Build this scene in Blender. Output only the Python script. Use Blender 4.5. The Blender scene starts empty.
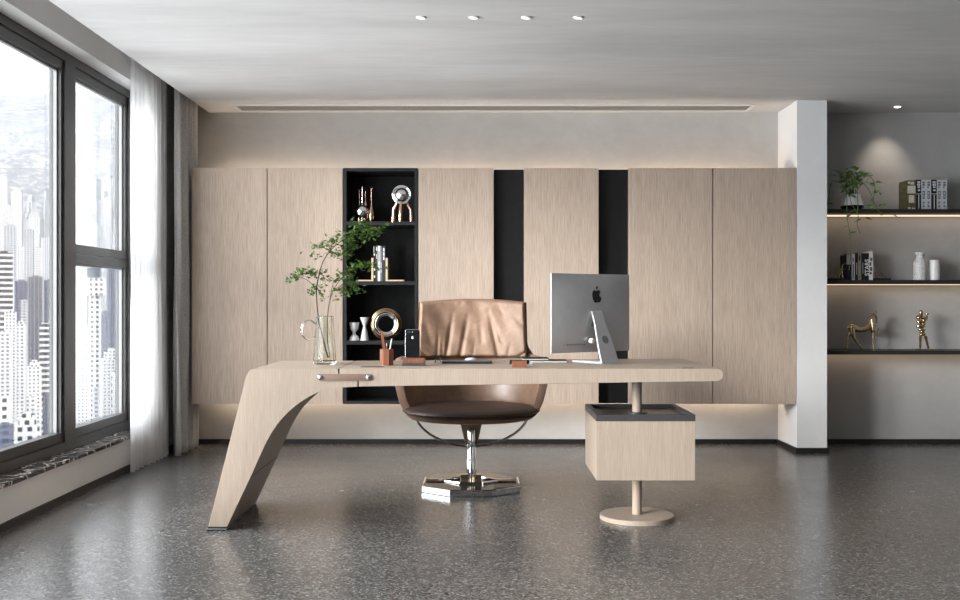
import bpy, bmesh, math, random
from mathutils import Vector, Matrix

random.seed(7)
F, H, HY = 1050.0, 1.065, 302.0        # focal length in pixels of a 960 px frame, eye height, horizon row
SC = bpy.context.scene
COL = SC.collection
PI = math.pi


def at(px, py, D):
    """point of the room at distance D that the photograph shows at (px, py)"""
    return Vector(((px - 480) * D / F, D, H + (HY - py) * D / F))


# ---------------------------------------------------------------- helpers
class MB:
    def __init__(self):
        self.bm = bmesh.new()

    def _bevel(self, faces, w, seg=2):
        edges = set()
        for f in faces:
            for e in f.edges:
                edges.add(e)
        es = [e for e in edges if len(e.link_faces) == 2 and e.calc_face_angle(0) > 0.5]
        bmesh.ops.bevel(self.bm, geom=es, offset=w, segments=seg, affect='EDGES', profile=0.5)

    def box(self, x0, x1, y0, y1, z0, z1, bevel=0.0, seg=2):
        vs = [self.bm.verts.new((x, y, z)) for x in (x0, x1) for y in (y0, y1) for z in (z0, z1)]
        idx = [(0, 1, 3, 2), (4, 6, 7, 5), (0, 4, 5, 1), (2, 3, 7, 6), (0, 2, 6, 4), (1, 5, 7, 3)]
        fs = [self.bm.faces.new([vs[i] for i in q]) for q in idx]
        if bevel:
            self._bevel(fs, bevel, seg)
        return self

    def prism(self, pts, a0, a1, axis='y', bevel=0.0, seg=2, shift=None):
        """pts: outline (u, v); axis y: (x, z), axis z: (x, y), axis x: (y, z)"""
        def mk(u, v, a):
            return {'y': (u, a, v), 'z': (u, v, a), 'x': (a, u, v)}[axis]
        lo = [self.bm.verts.new(mk(u, v, a0)) for u, v in pts]
        hi = [self.bm.verts.new(mk(u, v, a1 + (shift(u) if shift else 0))) for u, v in pts]
        n = len(pts)
        fs = [self.bm.faces.new(lo[::-1]), self.bm.faces.new(hi)]
        for i in range(n):
            j = (i + 1) % n
            fs.append(self.bm.faces.new((lo[i], lo[j], hi[j], hi[i])))
        if bevel:
            edges = [e for f in fs[:2] for e in f.edges]
            bmesh.ops.bevel(self.bm, geom=edges, offset=bevel, segments=seg, affect='EDGES', profile=0.5)
        return self

    def lathe(self, prof, c=(0, 0, 0), n=32, sx=1, sy=1):
        c = Vector(c)
        rings = []
        for r, z in prof:
            if r < 1e-6:
                rings.append([self.bm.verts.new(c + Vector((0, 0, z)))])
            else:
                rings.append([self.bm.verts.new(c + Vector((sx * r * math.cos(2 * PI * k / n), sy * r * math.sin(2 * PI * k / n), z))) for k in range(n)])
        for a, b in zip(rings, rings[1:]):
            for k in range(n):
                q = (k + 1) % n
                if len(a) == 1 and len(b) == 1:
                    continue
                if len(a) == 1:
                    self.bm.faces.new((a[0], b[k], b[q]))
                elif len(b) == 1:
                    self.bm.faces.new((a[k], a[q], b[0]))
                else:
                    self.bm.faces.new((a[k], a[q], b[q], b[k]))
        for ring, rev in ((rings[0], True), (rings[-1], False)):
            if len(ring) > 1:
                self.bm.faces.new(ring[::-1] if rev else ring)
        return self

    def tube(self, pts, rad, n=8, closed=False, flat=1.0):
        pts = [Vector(p) for p in pts]
        if not hasattr(rad, '__len__'):
            rad = [rad] * len(pts)
        m = len(pts)
        rings = []
        up = None
        for i, p in enumerate(pts):
            if closed:
                d = pts[(i + 1) % m] - pts[(i - 1) % m]
            else:
                d = pts[min(i + 1, m - 1)] - pts[max(i - 1, 0)]
            d.normalize()
            if up is None:
                up = Vector((0, 0, 1)) if abs(d.z) < .9 else Vector((1, 0, 0))
            s = d.cross(up)
            s.normalize()
            up = s.cross(d)
            up.normalize()
            rings.append([self.bm.verts.new(p + rad[i] * (math.cos(2 * PI * k / n) * s + flat * math.sin(2 * PI * k / n) * up)) for k in range(n)])
        rng = range(m) if closed else range(m - 1)
        for i in rng:
            a, b = rings[i], rings[(i + 1) % m]
            for k in range(n):
                q = (k + 1) % n
                self.bm.faces.new((a[k], a[q], b[q], b[k]))
        if not closed:
            self.bm.faces.new(rings[0][::-1])
            self.bm.faces.new(rings[-1])
        return self

    def ball(self, c, r, sx=1, sy=1, sz=1, n=20, m=12):
        prof = [(r * math.sin(PI * k / m), -r * sz * math.cos(PI * k / m)) for k in range(m + 1)]
        prof[0] = (0, -r * sz)
        prof[-1] = (0, r * sz)
        return self.lathe(prof, c, n, sx, sy)

    def torus(self, c, R, r, axis='y', n=48, m=10):
        pts = []
        for k in range(n):
            a = 2 * PI * k / n
            u, v = R * math.cos(a), R * math.sin(a)
            pts.append(Vector(c) + {'y': Vector((u, 0, v)), 'z': Vector((u, v, 0)), 'x': Vector((0, u, v))}[axis])
        return self.tube(pts, r, m, closed=True)

    def grid(self, fn, nu, nv, closeu=False):
        vs = [[self.bm.verts.new(fn(i / nu, j / nv)) for j in range(nv + 1)] for i in range(nu if closeu else nu + 1)]
        L = len(vs)
        for i in range(nu):
            for j in range(nv):
                a, b = vs[i], vs[(i + 1) % L]
                self.bm.faces.new((a[j], b[j], b[j + 1], a[j + 1]))
        return self

    def xf(self, M):
        bmesh.ops.transform(self.bm, matrix=M, verts=self.bm.verts)
        return self

    def build(self, name, mat, parent=None, angle=35, weld=False):
        bm = self.bm
        if weld:
            bmesh.ops.remove_doubles(bm, verts=bm.verts, dist=1e-5)
        bmesh.ops.recalc_face_normals(bm, faces=bm.faces)
        if parent is None:
            xs = [v.co for v in bm.verts]
            lo = [min(v[i] for v in xs) for i in range(3)]
            hi = [max(v[i] for v in xs) for i in range(3)]
            org = Vector(((lo[0] + hi[0]) / 2, (lo[1] + hi[1]) / 2, lo[2]))
            loc = org
        else:
            org = wloc(parent)
            loc = Vector((0, 0, 0))
        bmesh.ops.translate(bm, verts=bm.verts, vec=-org)
        me = bpy.data.meshes.new(name)
        bm.to_mesh(me)
        bm.free()
        me.polygons.foreach_set('use_smooth', [True] * len(me.polygons))
        me.set_sharp_from_angle(angle=math.radians(angle))
        for m in (mat if isinstance(mat, (list, tuple)) else [mat]):
            me.materials.append(m)
        o = bpy.data.objects.new(name, me)
        COL.objects.link(o)
        o.location = loc
        if parent is not None:
            o.parent = parent
        return o


def wloc(o):
    v = Vector(o.location)
    while o.parent:
        o = o.parent
        v = v + Vector(o.location)
    return v


def tag(o, label=None, cat=None, group=None, kind=None):
    if label:
        o['label'] = label
    if cat:
        o['category'] = cat
    if group:
        o['group'] = group
    if kind:
        o['kind'] = kind
    return o


def thing(name, loc, label, cat, group=None):
    o = bpy.data.objects.new(name, None)
    o.empty_display_size = 0.05
    COL.objects.link(o)
    o.location = loc
    return tag(o, label, cat, group)


def struct(name, mb, mat, parent=None):
    return tag(mb.build(name, mat, parent), kind='structure')


def smooth_line(pts, k=6):
    out = []
    n = len(pts)
    for i in range(n - 1):
        p0, p1, p2, p3 = pts[max(i - 1, 0)], pts[i], pts[i + 1], pts[min(i + 2, n - 1)]
        for s in range(k):
            t = s / k
            out.append(tuple(0.5 * ((2 * b) + (-a + c) * t + (2 * a - 5 * b + 4 * c - d) * t * t + (-a + 3 * b - 3 * c + d) * t ** 3)
                             for a, b, c, d in zip(p0, p1, p2, p3)))
    out.append(tuple(pts[-1]))
    return out


def vlerp(a, b, t):
    return a + (b - a) * t


def sstep(a, b, x):
    t = min(1, max(0, (x - a) / (b - a)))
    return t * t * (3 - 2 * t)


# ---------------------------------------------------------------- materials
def lin(r, g, b):
    def f(c):
        c /= 255
        return c / 12.92 if c <= .04045 else ((c + .055) / 1.055) ** 2.4
    return (f(r), f(g), f(b), 1)


class NT:
    def __init__(self, name):
        self.m = bpy.data.materials.new(name)
        self.m.use_nodes = True
        self.t = self.m.node_tree
        self.t.nodes.clear()
        self.out = self.t.nodes.new('ShaderNodeOutputMaterial')

    def n(self, typ, **kw):
        nd = self.t.nodes.new(typ)
        for k, v in kw.items():
            if k in nd.inputs.keys() if isinstance(k, str) else False:
                nd.inputs[k].default_value = v
            else:
                setattr(nd, k, v)
        return nd

    def l(self, a, b):
        self.t.links.new(a, b)

    def coords(self, scale=(1, 1, 1), rot=(0, 0, 0)):
        tc = self.n('ShaderNodeTexCoord')
        mp = self.n('ShaderNodeMapping')
        mp.inputs['Scale'].default_value = scale
        mp.inputs['Rotation'].default_value = rot
        self.l(tc.outputs['Object'], mp.inputs[0])
        return mp.outputs[0]

    def noise(self, vec, scale, detail=4, rough=.55, dist=0):
        nd = self.n('ShaderNodeTexNoise')
        nd.inputs['Scale'].default_value = scale
        nd.inputs['Detail'].default_value = detail
        nd.inputs['Roughness'].default_value = rough
        nd.inputs['Distortion'].default_value = dist
        self.l(vec, nd.inputs['Vector'])
        return nd.outputs['Fac']

    def ramp(self, fac, stops):
        r = self.n('ShaderNodeValToRGB')
        e = r.color_ramp.elements
        while len(e) < len(stops):
            e.new(.5)
        for i, (p, c) in enumerate(stops):
            e[i].position = p
            e[i].color = c if len(c) == 4 else (*c, 1)
        self.l(fac, r.inputs[0])
        return r.outputs[0]

    def mix(self, fac, a, b, mode='MIX'):
        m = self.n('ShaderNodeMix', data_type='RGBA', blend_type=mode)
        if isinstance(fac, (int, float)):
            m.inputs[0].default_value = fac
        else:
            self.l(fac, m.inputs[0])
        for s, v in ((6, a), (7, b)):
            if isinstance(v, tuple):
                m.inputs[s].default_value = v
            else:
                self.l(v, m.inputs[s])
        return m.outputs[2]

    def math(self, op, a, b=None, c=None):
        m = self.n('ShaderNodeMath', operation=op)
        for i, v in enumerate((a, b, c)):
            if v is None:
                continue
            if isinstance(v, (int, float)):
                m.inputs[i].default_value = v
            else:
                self.l(v, m.inputs[i])
        return m.outputs[0]

    def bsdf(self, color, rough=.5, metal=0, spec=.5, **kw):
        b = self.n('ShaderNodeBsdfPrincipled')
        if isinstance(color, tuple):
            b.inputs['Base Color'].default_value = color
        else:
            self.l(color, b.inputs['Base Color'])
        if isinstance(rough, (int, float)):
            b.inputs['Roughness'].default_value = rough
        else:
            self.l(rough, b.inputs['Roughness'])
        b.inputs['Metallic'].default_value = metal
        b.inputs['Specular IOR Level'].default_value = spec
        for k, v in kw.items():
            b.inputs[k.replace('_', ' ')].default_value = v
        self.l(b.outputs[0], self.out.inputs[0])
        self.b = b
        return b

    def bump(self, h, strength=.2, dist=.002):
        bp = self.n('ShaderNodeBump')
        bp.inputs['Strength'].default_value = strength
        bp.inputs['Distance'].default_value = dist
        self.l(h, bp.inputs['Height'])
        self.l(bp.outputs[0], self.b.inputs['Normal'])


def simple(name, color, rough=.5, metal=0, spec=.5, var=0.0, scale=30, **kw):
    """plain material with a faint procedural variation"""
    t = NT(name)
    nz = t.noise(t.coords(), scale, 3)
    c2 = tuple(max(0, c * (1 - var)) for c in color[:3]) + (1,)
    c1 = tuple(min(1, c * (1 + var)) for c in color[:3]) + (1,)
    t.bsdf(t.ramp(nz, [(.3, c2), (.7, c1)]), rough, metal, spec, **kw)
    return t.m


def wood(name, dark, mid, light, axis='z', fine=110, rough=.5, spec=.35):
    t = NT(name)
    st = {'z': (1, 1, .035), 'x': (.035, 1, 1)}[axis]
    v = t.coords(st)
    a = t.noise(v, fine, 4, .6, .2)
    b = t.noise(v, fine * .11, 3, .6, .4)
    st2 = {'z': (1, 1, .12), 'x': (.12, 1, 1)}[axis]
    c = t.noise(t.coords(st2), fine * 3, 2, .5)
    col = t.ramp(a, [(.28, dark), (.5, mid), (.72, light)])
    col = t.mix(.22, col, t.ramp(b, [(.3, dark), (.5, mid), (.7, light)]))
    col = t.mix(t.ramp(c, [(.55, (0, 0, 0)), (.72, (.3, .3, .3))]), col, dark)
    t.bsdf(col, rough, 0, spec)
    t.bump(a, .12, .001)
    return t.m


def plaster(name, base, var=.12, streak=(1, 1, 1), rough=.85, scale=1.6):
    t = NT(name)
    v = t.coords(streak)
    a = t.noise(v, scale, 6, .6, .4)
    b = t.noise(v, scale * 7, 5, .65)
    d = tuple(c * (1 - var) for c in base[:3])
    l_ = tuple(min(1, c * (1 + var * .8)) for c in base[:3])
    col = t.ramp(a, [(.3, d), (.7, l_)])
    col = t.mix(.3, col, t.ramp(b, [(.3, d), (.7, l_)]))
    t.bsdf(col, rough, 0, .25)
    t.bump(b, .05, .003)
    return t.m


M = {}
M['cab_wood'] = wood('greyed oak veneer', lin(155, 135, 118), lin(181, 163, 147), lin(200, 183, 168), fine=190)
M['desk_wood'] = wood('pale oak veneer', lin(156, 140, 124), lin(169, 153, 138), lin(180, 165, 151), fine=260, rough=.42)
M['red_wood'] = wood('reddish wood', lin(98, 58, 40), lin(132, 82, 58), lin(154, 103, 77), fine=160, rough=.5)
M['ceil'] = plaster('ceiling plaster', (.64, .63, .62), .16, (.35, 1.6, 1), scale=1.4)
M['alcove'] = plaster('shaded wall plaster', (.42, .412, .405), .12, (1, 1, 1.4))  # same wall as the cabinet bay, its dimmer light put into a darker colour
M['dark_wall'] = plaster('dark grey plaster', (.22, .215, .21), .1)
M['wall'] = plaster('wall plaster', (.52, .51, .495), .12, (1, 1, 1.4))
M['white_wall'] = plaster('light plaster', (.73, .725, .72), .06)
M['black'] = simple('black lacquer', (.016, .016, .017, 1), .5, spec=.3, var=.2)
M['black_concrete'] = plaster('black stucco', (.018, .018, .018), .55, rough=.7, scale=6)
M['dark_panel'] = simple('charcoal panel', (.009, .009, .0095, 1), .4, spec=.3, var=.15)
M['shelf_black'] = simple('black shelf board', (.02, .019, .018, 1), .4, var=.2)
M['baseboard'] = simple('black skirting', (.012, .011, .011, 1), .45, var=.1)
M['frame'] = simple('graphite aluminium', (.055, .054, .053, 1), .42, .3, var=.05)
M['bead'] = simple('grey glazing bead', (.20, .20, .20, 1), .5, var=.05)
M['chrome'] = simple('chrome', (.85, .85, .86, 1), .05, 1, var=.01)
M['chrome_soft'] = simple('satin chrome', (.72, .72, .73, 1), .16, 1, var=.02)
M['alu'] = simple('brushed aluminium', (.56, .56, .57, 1), .40, .55, var=.03)
M['rose_gold'] = simple('rose gold', (.78, .50, .36, 1), .12, 1, var=.05)
M['gold'] = simple('brass', (.62, .47, .29, 1), .18, 1, var=.08)
M['bronze'] = simple('bronze ring metal', (.42, .28, .18, 1), .25, 1, var=.15)
M['brown_metal'] = simple('brown bracket', (.22, .15, .11, 1), .35, .5, var=.1)
M['pale_wood'] = wood('pale bookend wood', lin(200, 170, 130), lin(222, 196, 160), lin(238, 216, 186), fine=160)
M['white_ceramic'] = simple('white ceramic', (.74, .73, .72, 1), .35, var=.03)
M['white_gloss'] = simple('white plastic', (.82, .82, .82, 1), .25, var=.02)
M['black_gloss'] = simple('black gloss', (.01, .01, .011, 1), .12, var=.1)
M['dark_grey'] = simple('dark grey plastic', (.05, .055, .06, 1), .4, var=.05)
M['slate'] = simple('slate blue cover', (.025, .030, .042, 1), .75, spec=.12, var=.1)
M['strap'] = simple('taupe leather', lin(128, 106, 93), .6, var=.08, scale=200)
M['tray'] = simple('charcoal tray', (.05, .05, .052, 1), .4, var=.05)
M['tray_floor'] = simple('tray floor reflection brown', (.075, .058, .048, 1), .3, var=.1)  # brown reflection inside the tray put into the floor colour
M['stem'] = simple('brown bark', (.06, .035, .025, 1), .7, var=.3, scale=90)
M['green_stem'] = simple('green vine stem', (.10, .16, .05, 1), .6, var=.2)
M['grey_drape'] = None
M['led'] = None

# floor: dark terrazzo
t = NT('dark terrazzo')
v = t.coords()
vo = t.n('ShaderNodeTexVoronoi', feature='F1')
vo.inputs['Scale'].default_value = 122
t.l(v, vo.inputs['Vector'])
sep = t.n('ShaderNodeSeparateColor')
t.l(vo.outputs['Color'], sep.inputs[0])
chips = t.ramp(sep.outputs[0], [(.0, (.008, .008, .008)), (.18, (.09, .089, .087)), (.45, (.150, .148, .145)), (.72, (.225, .222, .217)), (.94, (.38, .375, .365))])
chips.node.color_ramp.interpolation = 'CONSTANT'
vo2 = t.n('ShaderNodeTexVoronoi', feature='F1')
vo2.inputs['Scale'].default_value = 85
t.l(v, vo2.inputs['Vector'])
sep2 = t.n('ShaderNodeSeparateColor')
t.l(vo2.outputs['Color'], sep2.inputs[0])
big = t.ramp(sep2.outputs[1], [(.0, (.02, .02, .02)), (.13, (.15, .148, .145)), (.93, (.30, .296, .29))])
big.node.color_ramp.interpolation = 'CONSTANT'
col = t.mix(.22, chips, big)
cl = t.noise(v, 1.1, 4, .6)
col = t.mix(1.0, col, t.ramp(cl, [(.3, (.66, .66, .66)), (.7, (.92, .90, .88))]), 'MULTIPLY')
rg = t.noise(v, 5, 4)
mr = t.n('ShaderNodeMapRange')
mr.inputs['To Min'].default_value = .20
mr.inputs['To Max'].default_value = .30
t.l(rg, mr.inputs['Value'])
t.bsdf(col, mr.outputs[0], 0, .95)
M['floor'] = t.m

# black marble with white veins
t = NT('black marble with white veins')
v = t.coords((1, 1, 1), (0, 0, .6))
w = t.n('ShaderNodeTexWave', wave_type='BANDS')
w.inputs['Scale'].default_value = 3.2
w.inputs['Distortion'].default_value = 14
w.inputs['Detail'].default_value = 4
w.inputs['Detail Scale'].default_value = 2.2
t.l(v, w.inputs['Vector'])
t.bsdf(t.ramp(w.outputs['Fac'], [(.0, (.02, .018, .016)), (.80, (.045, .04, .036)), (.93, (.22, .20, .18)), (1, (.62, .58, .54))]), .2, 0, .5)
M['marble'] = t.m

# clear glazing
t = NT('window glass')
tr = t.n('ShaderNodeBsdfTransparent')
tr.inputs[0].default_value = (.97, .98, .99, 1)
gl = t.n('ShaderNodeBsdfGlossy')
gl.inputs['Roughness'].default_value = 0.0
fr = t.n('ShaderNodeFresnel')
fr.inputs[0].default_value = 1.35
mx = t.n('ShaderNodeMixShader')
t.l(t.math('MULTIPLY', fr.outputs[0], .6), mx.inputs[0])
t.l(tr.outputs[0], mx.inputs[1])
t.l(gl.outputs[0], mx.inputs[2])
t.l(mx.outputs[0], t.out.inputs[0])
M['pane'] = t.m

t = NT('clear vase glass')
t.bsdf((.93, .95, .90, 1), .02, 0, .5, Transmission_Weight=1.0, IOR=1.45)
M['glass'] = t.m

# sheer curtain
t = NT('white sheer')
v = t.coords((1, 1, 1))
d = t.n('ShaderNodeBsdfDiffuse')
d.inputs[0].default_value = (.82, .82, .82, 1)
tl = t.n('ShaderNodeBsdfTranslucent')
tl.inputs[0].default_value = (.82, .82, .82, 1)
tp = t.n('ShaderNodeBsdfTransparent')
m1 = t.n('ShaderNodeMixShader')
m1.inputs[0].default_value = .5
t.l(d.outputs[0], m1.inputs[1])
t.l(tl.outputs[0], m1.inputs[2])
m2 = t.n('ShaderNodeMixShader')
nz = t.noise(v, 400, 1)
t.l(t.math('MULTIPLY_ADD', nz, .2, .60), m2.inputs[0])
t.l(tp.outputs[0], m2.inputs[1])
t.l(m1.outputs[0], m2.inputs[2])
t.l(m2.outputs[0], t.out.inputs[0])
M['sheer'] = t.m

t = NT('grey linen')
v = t.coords((1, 1, .5))
a = t.noise(v, 260, 3, .7)
t.bsdf(t.ramp(a, [(.3, (.34, .335, .33)), (.7, (.66, .655, .645))]), .9, 0, .1)
t.bump(a, .3, .002)
M['grey_drape'] = t.m

# tan leather
def leather(name, a, b, c, rough=.55):
    t = NT(name)
    v = t.coords()
    n1 = t.noise(v, 5, 5, .6, .6)
    n2 = t.noise(v, 160, 4, .6)
    n3 = t.noise(v, 14, 5, .65, 1.2)
    col = t.ramp(n1, [(.3, a), (.5, b), (.72, c)])
    col = t.mix(.4, col, t.ramp(n3, [(.35, a), (.55, b), (.75, c)]))
    t.bsdf(col, rough, 0, .4)
    h = t.math('ADD', t.math('MULTIPLY', n2, .35), n3)
    t.bump(h, .22, .004)
    return t.m


M['leather'] = leather('tan leather', lin(118, 92, 75), lin(145, 117, 97), lin(168, 140, 119))
M['leather_dark'] = leather('brown seat leather', lin(50, 38, 32), lin(61, 47, 40), lin(72, 57, 49), .5)
M['leather_shell'] = leather('brown shell leather', lin(110, 86, 70), lin(132, 105, 86), lin(150, 122, 103), .35)


def leafmat(name, a, b, c):
    t = NT(name)
    n1 = t.noise(t.coords(), 28, 2)
    col = t.ramp(n1, [(.3, a), (.5, b), (.7, c)])
    bs = t.n('ShaderNodeBsdfPrincipled')
    t.l(col, bs.inputs['Base Color'])
    bs.inputs['Roughness'].default_value = .45
    tl = t.n('ShaderNodeBsdfTranslucent')
    t.l(col, tl.inputs[0])
    mx = t.n('ShaderNodeMixShader')
    mx.inputs[0].default_value = .35
    t.l(bs.outputs[0], mx.inputs[1])
    t.l(tl.outputs[0], mx.inputs[2])
    t.l(mx.outputs[0], t.out.inputs[0])
    return t.m


M['maple'] = leafmat('small green leaf', (.025, .07, .010, 1), (.06, .135, .02, 1), (.14, .22, .05, 1))
M['vine_leaf'] = leafmat('vine leaf', (.05, .13, .03, 1), (.13, .28, .06, 1), (.50, .58, .26, 1))


def emit(name, color, strength):
    t = NT(name)
    e = t.n('ShaderNodeEmission')
    e.inputs[0].default_value = color
    e.inputs[1].default_value = strength
    t.l(e.outputs[0], t.out.inputs[0])
    return t.m


M['led'] = emit('warm led strip', (1, .74, .50, 1), 1.25)
M['led_cab'] = emit('warm cabinet led strip', (1, .80, .60, 1), 18.0)
M['lamp_on'] = emit('lit lamp', (1, .95, .88, 1), 25.0)
M['lamp_dim'] = emit('dim lamp', (1, .97, .93, 1), 1.6)

# ---------------------------------------------------------------- room shell
XL, XWIN, ZC, YB = -2.218, -2.33, 2.487, 7.88
YF = -1.4                                       # plain wall behind the camera
XR = 4.6
struct('floor', MB().box(-2.45, XR + .2, YF - .3, YB + .2, -.12, 0), M['floor'])
c = MB().box(-2.033, XR + .2, YF, YB + .2, ZC, ZC + .12)
c.box(-2.033, -1.99, YF, YB + .2, ZC + .12, ZC + .42)
c.box(-2.45, -1.99, YF, YB + .2, ZC + .42, ZC + .5)
struct('ceiling', c, M['ceil'])
struct('wall_back', MB().box(-2.45, 2.34, YB, YB + .2, 0, ZC + .42), M['wall'])
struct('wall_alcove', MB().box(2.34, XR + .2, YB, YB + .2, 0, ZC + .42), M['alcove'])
struct('wall_front', MB().box(-2.45, XR + .2, YF - .2, YF, 0, ZC + .42), M['dark_wall'])
struct('wall_right', MB().box(XR, XR + .2, YF, YB, 0, ZC), M['dark_wall'])
wl = MB().box(-2.45, XL, YF, YB, 0, .205)
wl.box(-2.45, XL, YF, YB, 2.472, ZC + .42)
wl.box(-2.45, XL, 7.06, YB, .205, 2.472)
struct('wall_left', wl, M['white_wall'])
struct('wall_pier', MB().box(2.236, 2.447, 7.405, YB, 0, ZC), M['white_wall'])
struct('baseboard_left', MB().box(XL, XL + .012, YF, YB, 0, .039), M['baseboard'])
struct('baseboard_back', MB().box(-2.2, 2.236, YB - .012, YB, 0, .037).box(2.447, XR, YB - .012, YB, 0, .037), M['baseboard'])
struct('baseboard_pier', MB().box(2.224, 2.459, 7.393, 7.405, 0, .037).box(2.224, 2.236, 7.405, YB - .012, 0, .037).box(2.447, 2.459, 7.405, YB - .012, 0, .037), M['baseboard'])
struct('baseboard_right', MB().box(XR - .012, XR, YF, YB - .012, 0, .037), M['baseboard'])

# window wall on the left
wf = MB()
ZS, ZT = .225, 2.472
for y0, y1 in ((YF, YF + .08), (-.78, -.62), (1.30, 1.46), (3.52, 3.68), (5.90, 6.05), (6.965, 7.06)):
    wf.box(-2.42, XWIN, y0, y1, ZS, ZT, .004, 1)
wf.box(-2.42, XWIN - .001, YF, 7.06, 2.422, ZT, .003, 1)
wf.box(-2.42, XWIN - .001, YF, 7.06, ZS, .279, .003, 1)
window = struct('window_1', wf, M['frame'])
sash = MB()
cells = [(YF + .08, -.78), (-.62, 1.30), (1.46, 3.52), (3.68, 5.90), (6.05, 6.965)]
glass = []
for i, (y0, y1) in enumerate(cells):
    zz = [(.282, 2.419)] if i < 4 else [(.282, 1.342), (1.348, 2.419)]
    for z0, z1 in zz:
        w_ = .052
        sash.box(-2.392, XWIN - .012, y0, y1, z1 - w_, z1, .004, 1)
        sash.box(-2.392, XWIN - .012, y0, y1, z0, z0 + w_, .004, 1)
        sash.box(-2.392, XWIN - .013, y0, y0 + .03, z0, z1, .004, 1)
        sash.box(-2.392, XWIN - .013, y1 - .03, y1, z0, z1, .004, 1)
        glass.append((y0 + .03, y1 - .03, z0 + w_, z1 - w_))
tag(sash.build('window_sash', M['frame'], window))
bead = MB()
for y0, y1, z0, z1 in glass:
    bead.box(-2.380, -2.362, y1 - .014, y1, z0, z1)
    bead.box(-2.380, -2.362, y0, y0 + .014, z0, z1)
    bead.box(-2.380, -2.362, y0 + .014, y1 - .014, z1 - .012, z1)
bead.build('glazing_bead', M['bead'], window)
for y0, y1, z0, z1 in glass:
    MB().box(-2.388, -2.381, y0, y1, z0, z1).build('glass_pane', M['pane'], window)
MB().box(-2.45, XL + .02, YF, 7.06, .205, .224, .003, 1).build('window_sill', M['marble'], window)

# ---------------------------------------------------------------- ceiling fittings
vent = thing('air_vent', (0.1, 7.66, ZC), 'long linear air vent with thin white frame in the ceiling above the wall cabinets', 'vent')
x0, x1, y0, y1 = -1.78, 1.98, 7.54, 7.78
f = MB()
f.box(x0, x1, y0, y0 + .018, ZC - .012, ZC - .0005)
f.box(x0, x1, y1 - .018, y1, ZC - .012, ZC - .0005)
f.box(x0, x0 + .018, y0 + .018, y1 - .018, ZC - .012, ZC - .0005)
f.box(x1 - .018, x1, y0 + .018, y1 - .018, ZC - .012, ZC - .0005)
f.build('frame', M['white_ceramic'], vent)
MB().box(x0 + .018, x1 - .018, y0 + .018, y1 - .018, ZC - .004, ZC - .0005).build('grille', simple('grey grille', (.22, .21, .20, 1), .7, var=.05), vent)


def downlight(x, y, r, label, mat, group):
    o = thing('ceiling_downlight', (x, y, ZC), label, 'ceiling light', group)
    MB().lathe([(r * .78, -.0005), (r, -.0005), (r, -.005), (r * .8, -.008), (r * .78, -.004)], (x, y, ZC), 32).build('trim_ring', M['white_ceramic'], o)
    MB().lathe([(0, -.0045), (r * .77, -.0045), (r * .77, -.001), (0, -.001)], (x, y, ZC), 32).build('lamp', mat, o)
    return o


DL = [('leftmost', -.294), ('second from left', -.032), ('third from left', .23), ('rightmost', .489)]
for w_, x in DL:
    downlight(x, 5.24, .026, f'small round white ceiling downlight, {w_} of the row of four', M['lamp_dim'], 'row of four downlights over the desk')
downlight(3.03, 7.62, .028, 'lit round spotlight in the dark ceiling above the wall shelves and trailing plant', M['lamp_on'], None)

# ---------------------------------------------------------------- wall cabinets
CY0, CY1, CZ0, CZ1 = 7.41, 7.76, .345, 2.011


def cx(px):
    return (px - 480) * CY0 / F


def cabinet(xa, xb, label):
    o = thing('wall_cabinet', ((xa + xb) / 2, CY0, CZ0), label, 'cabinet', 'wood veneer wall cabinets')
    MB().box(xa + .002, xb - .002, CY0 + .024, CY1, CZ0 + .001, CZ1 - .001).build('body', M['cab_wood'], o)
    MB().box(xa + .0035, xb - .0035, CY0, CY0 + .022, CZ0, CZ1, .0015, 1).build('door', M['cab_wood'], o)
    return o


EDGE = [cx(191.3), cx(267.2), cx(343), cx(418), cx(494), cx(524), cx(599), cx(629), cx(712.6), cx(796.9) - .004]
cabinet(EDGE[0], EDGE[1], 'tall wood veneer wall cabinet beside the grey curtain, farthest left of the row')
cabinet(EDGE[1], EDGE[2], 'tall wood veneer wall cabinet directly left of the black display niche, behind the vase branches')
cabinet(EDGE[3], EDGE[4], 'tall wood veneer wall cabinet between black display niche and first black panel, behind the chair')
cabinet(EDGE[5], EDGE[6], 'tall wood veneer wall cabinet between the two black panels')
cabinet(EDGE[7], EDGE[8], 'tall wood veneer wall cabinet directly right of the second black panel')
cabinet(EDGE[8], EDGE[9], 'darkest wood veneer wall cabinet against the pale pier, farthest right of the row')
for a, b, w_ in ((4, 5, 'left black filler panel between wood cabinets, above the chair back'),
                 (6, 7, 'right black filler panel between wood cabinets, behind the computer')):
    tag(MB().box(EDGE[a] + .001, EDGE[b] - .001, CY0 + .06, CY1, CZ0, CZ1 - .004, .001, 1).build('wall_panel', M['dark_panel']), w_, 'panel', 'black filler panels')

# mounting rail and LED strips behind the cabinets
rail = struct('trim_1', MB().box(-1.98, 2.2, CY1 + .003, YB, .42, 1.93), M['black'])
for za in (1.9305, .4075):
    MB().box(-1.95, 2.15, CY1 + .045, YB - .045, za, za + .012).build('light_strip', M['led_cab'], rail)

# open black display niche
nx0, nx1 = EDGE[2] + .002, EDGE[3] - .002
niche = thing('display_shelf', ((nx0 + nx1) / 2, CY0, CZ0), 'open black display niche with shelves set between the wood cabinets', 'shelf unit')
T = .022


def cz(py, D=CY0):
    return H + (HY - py) * D / F


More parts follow.
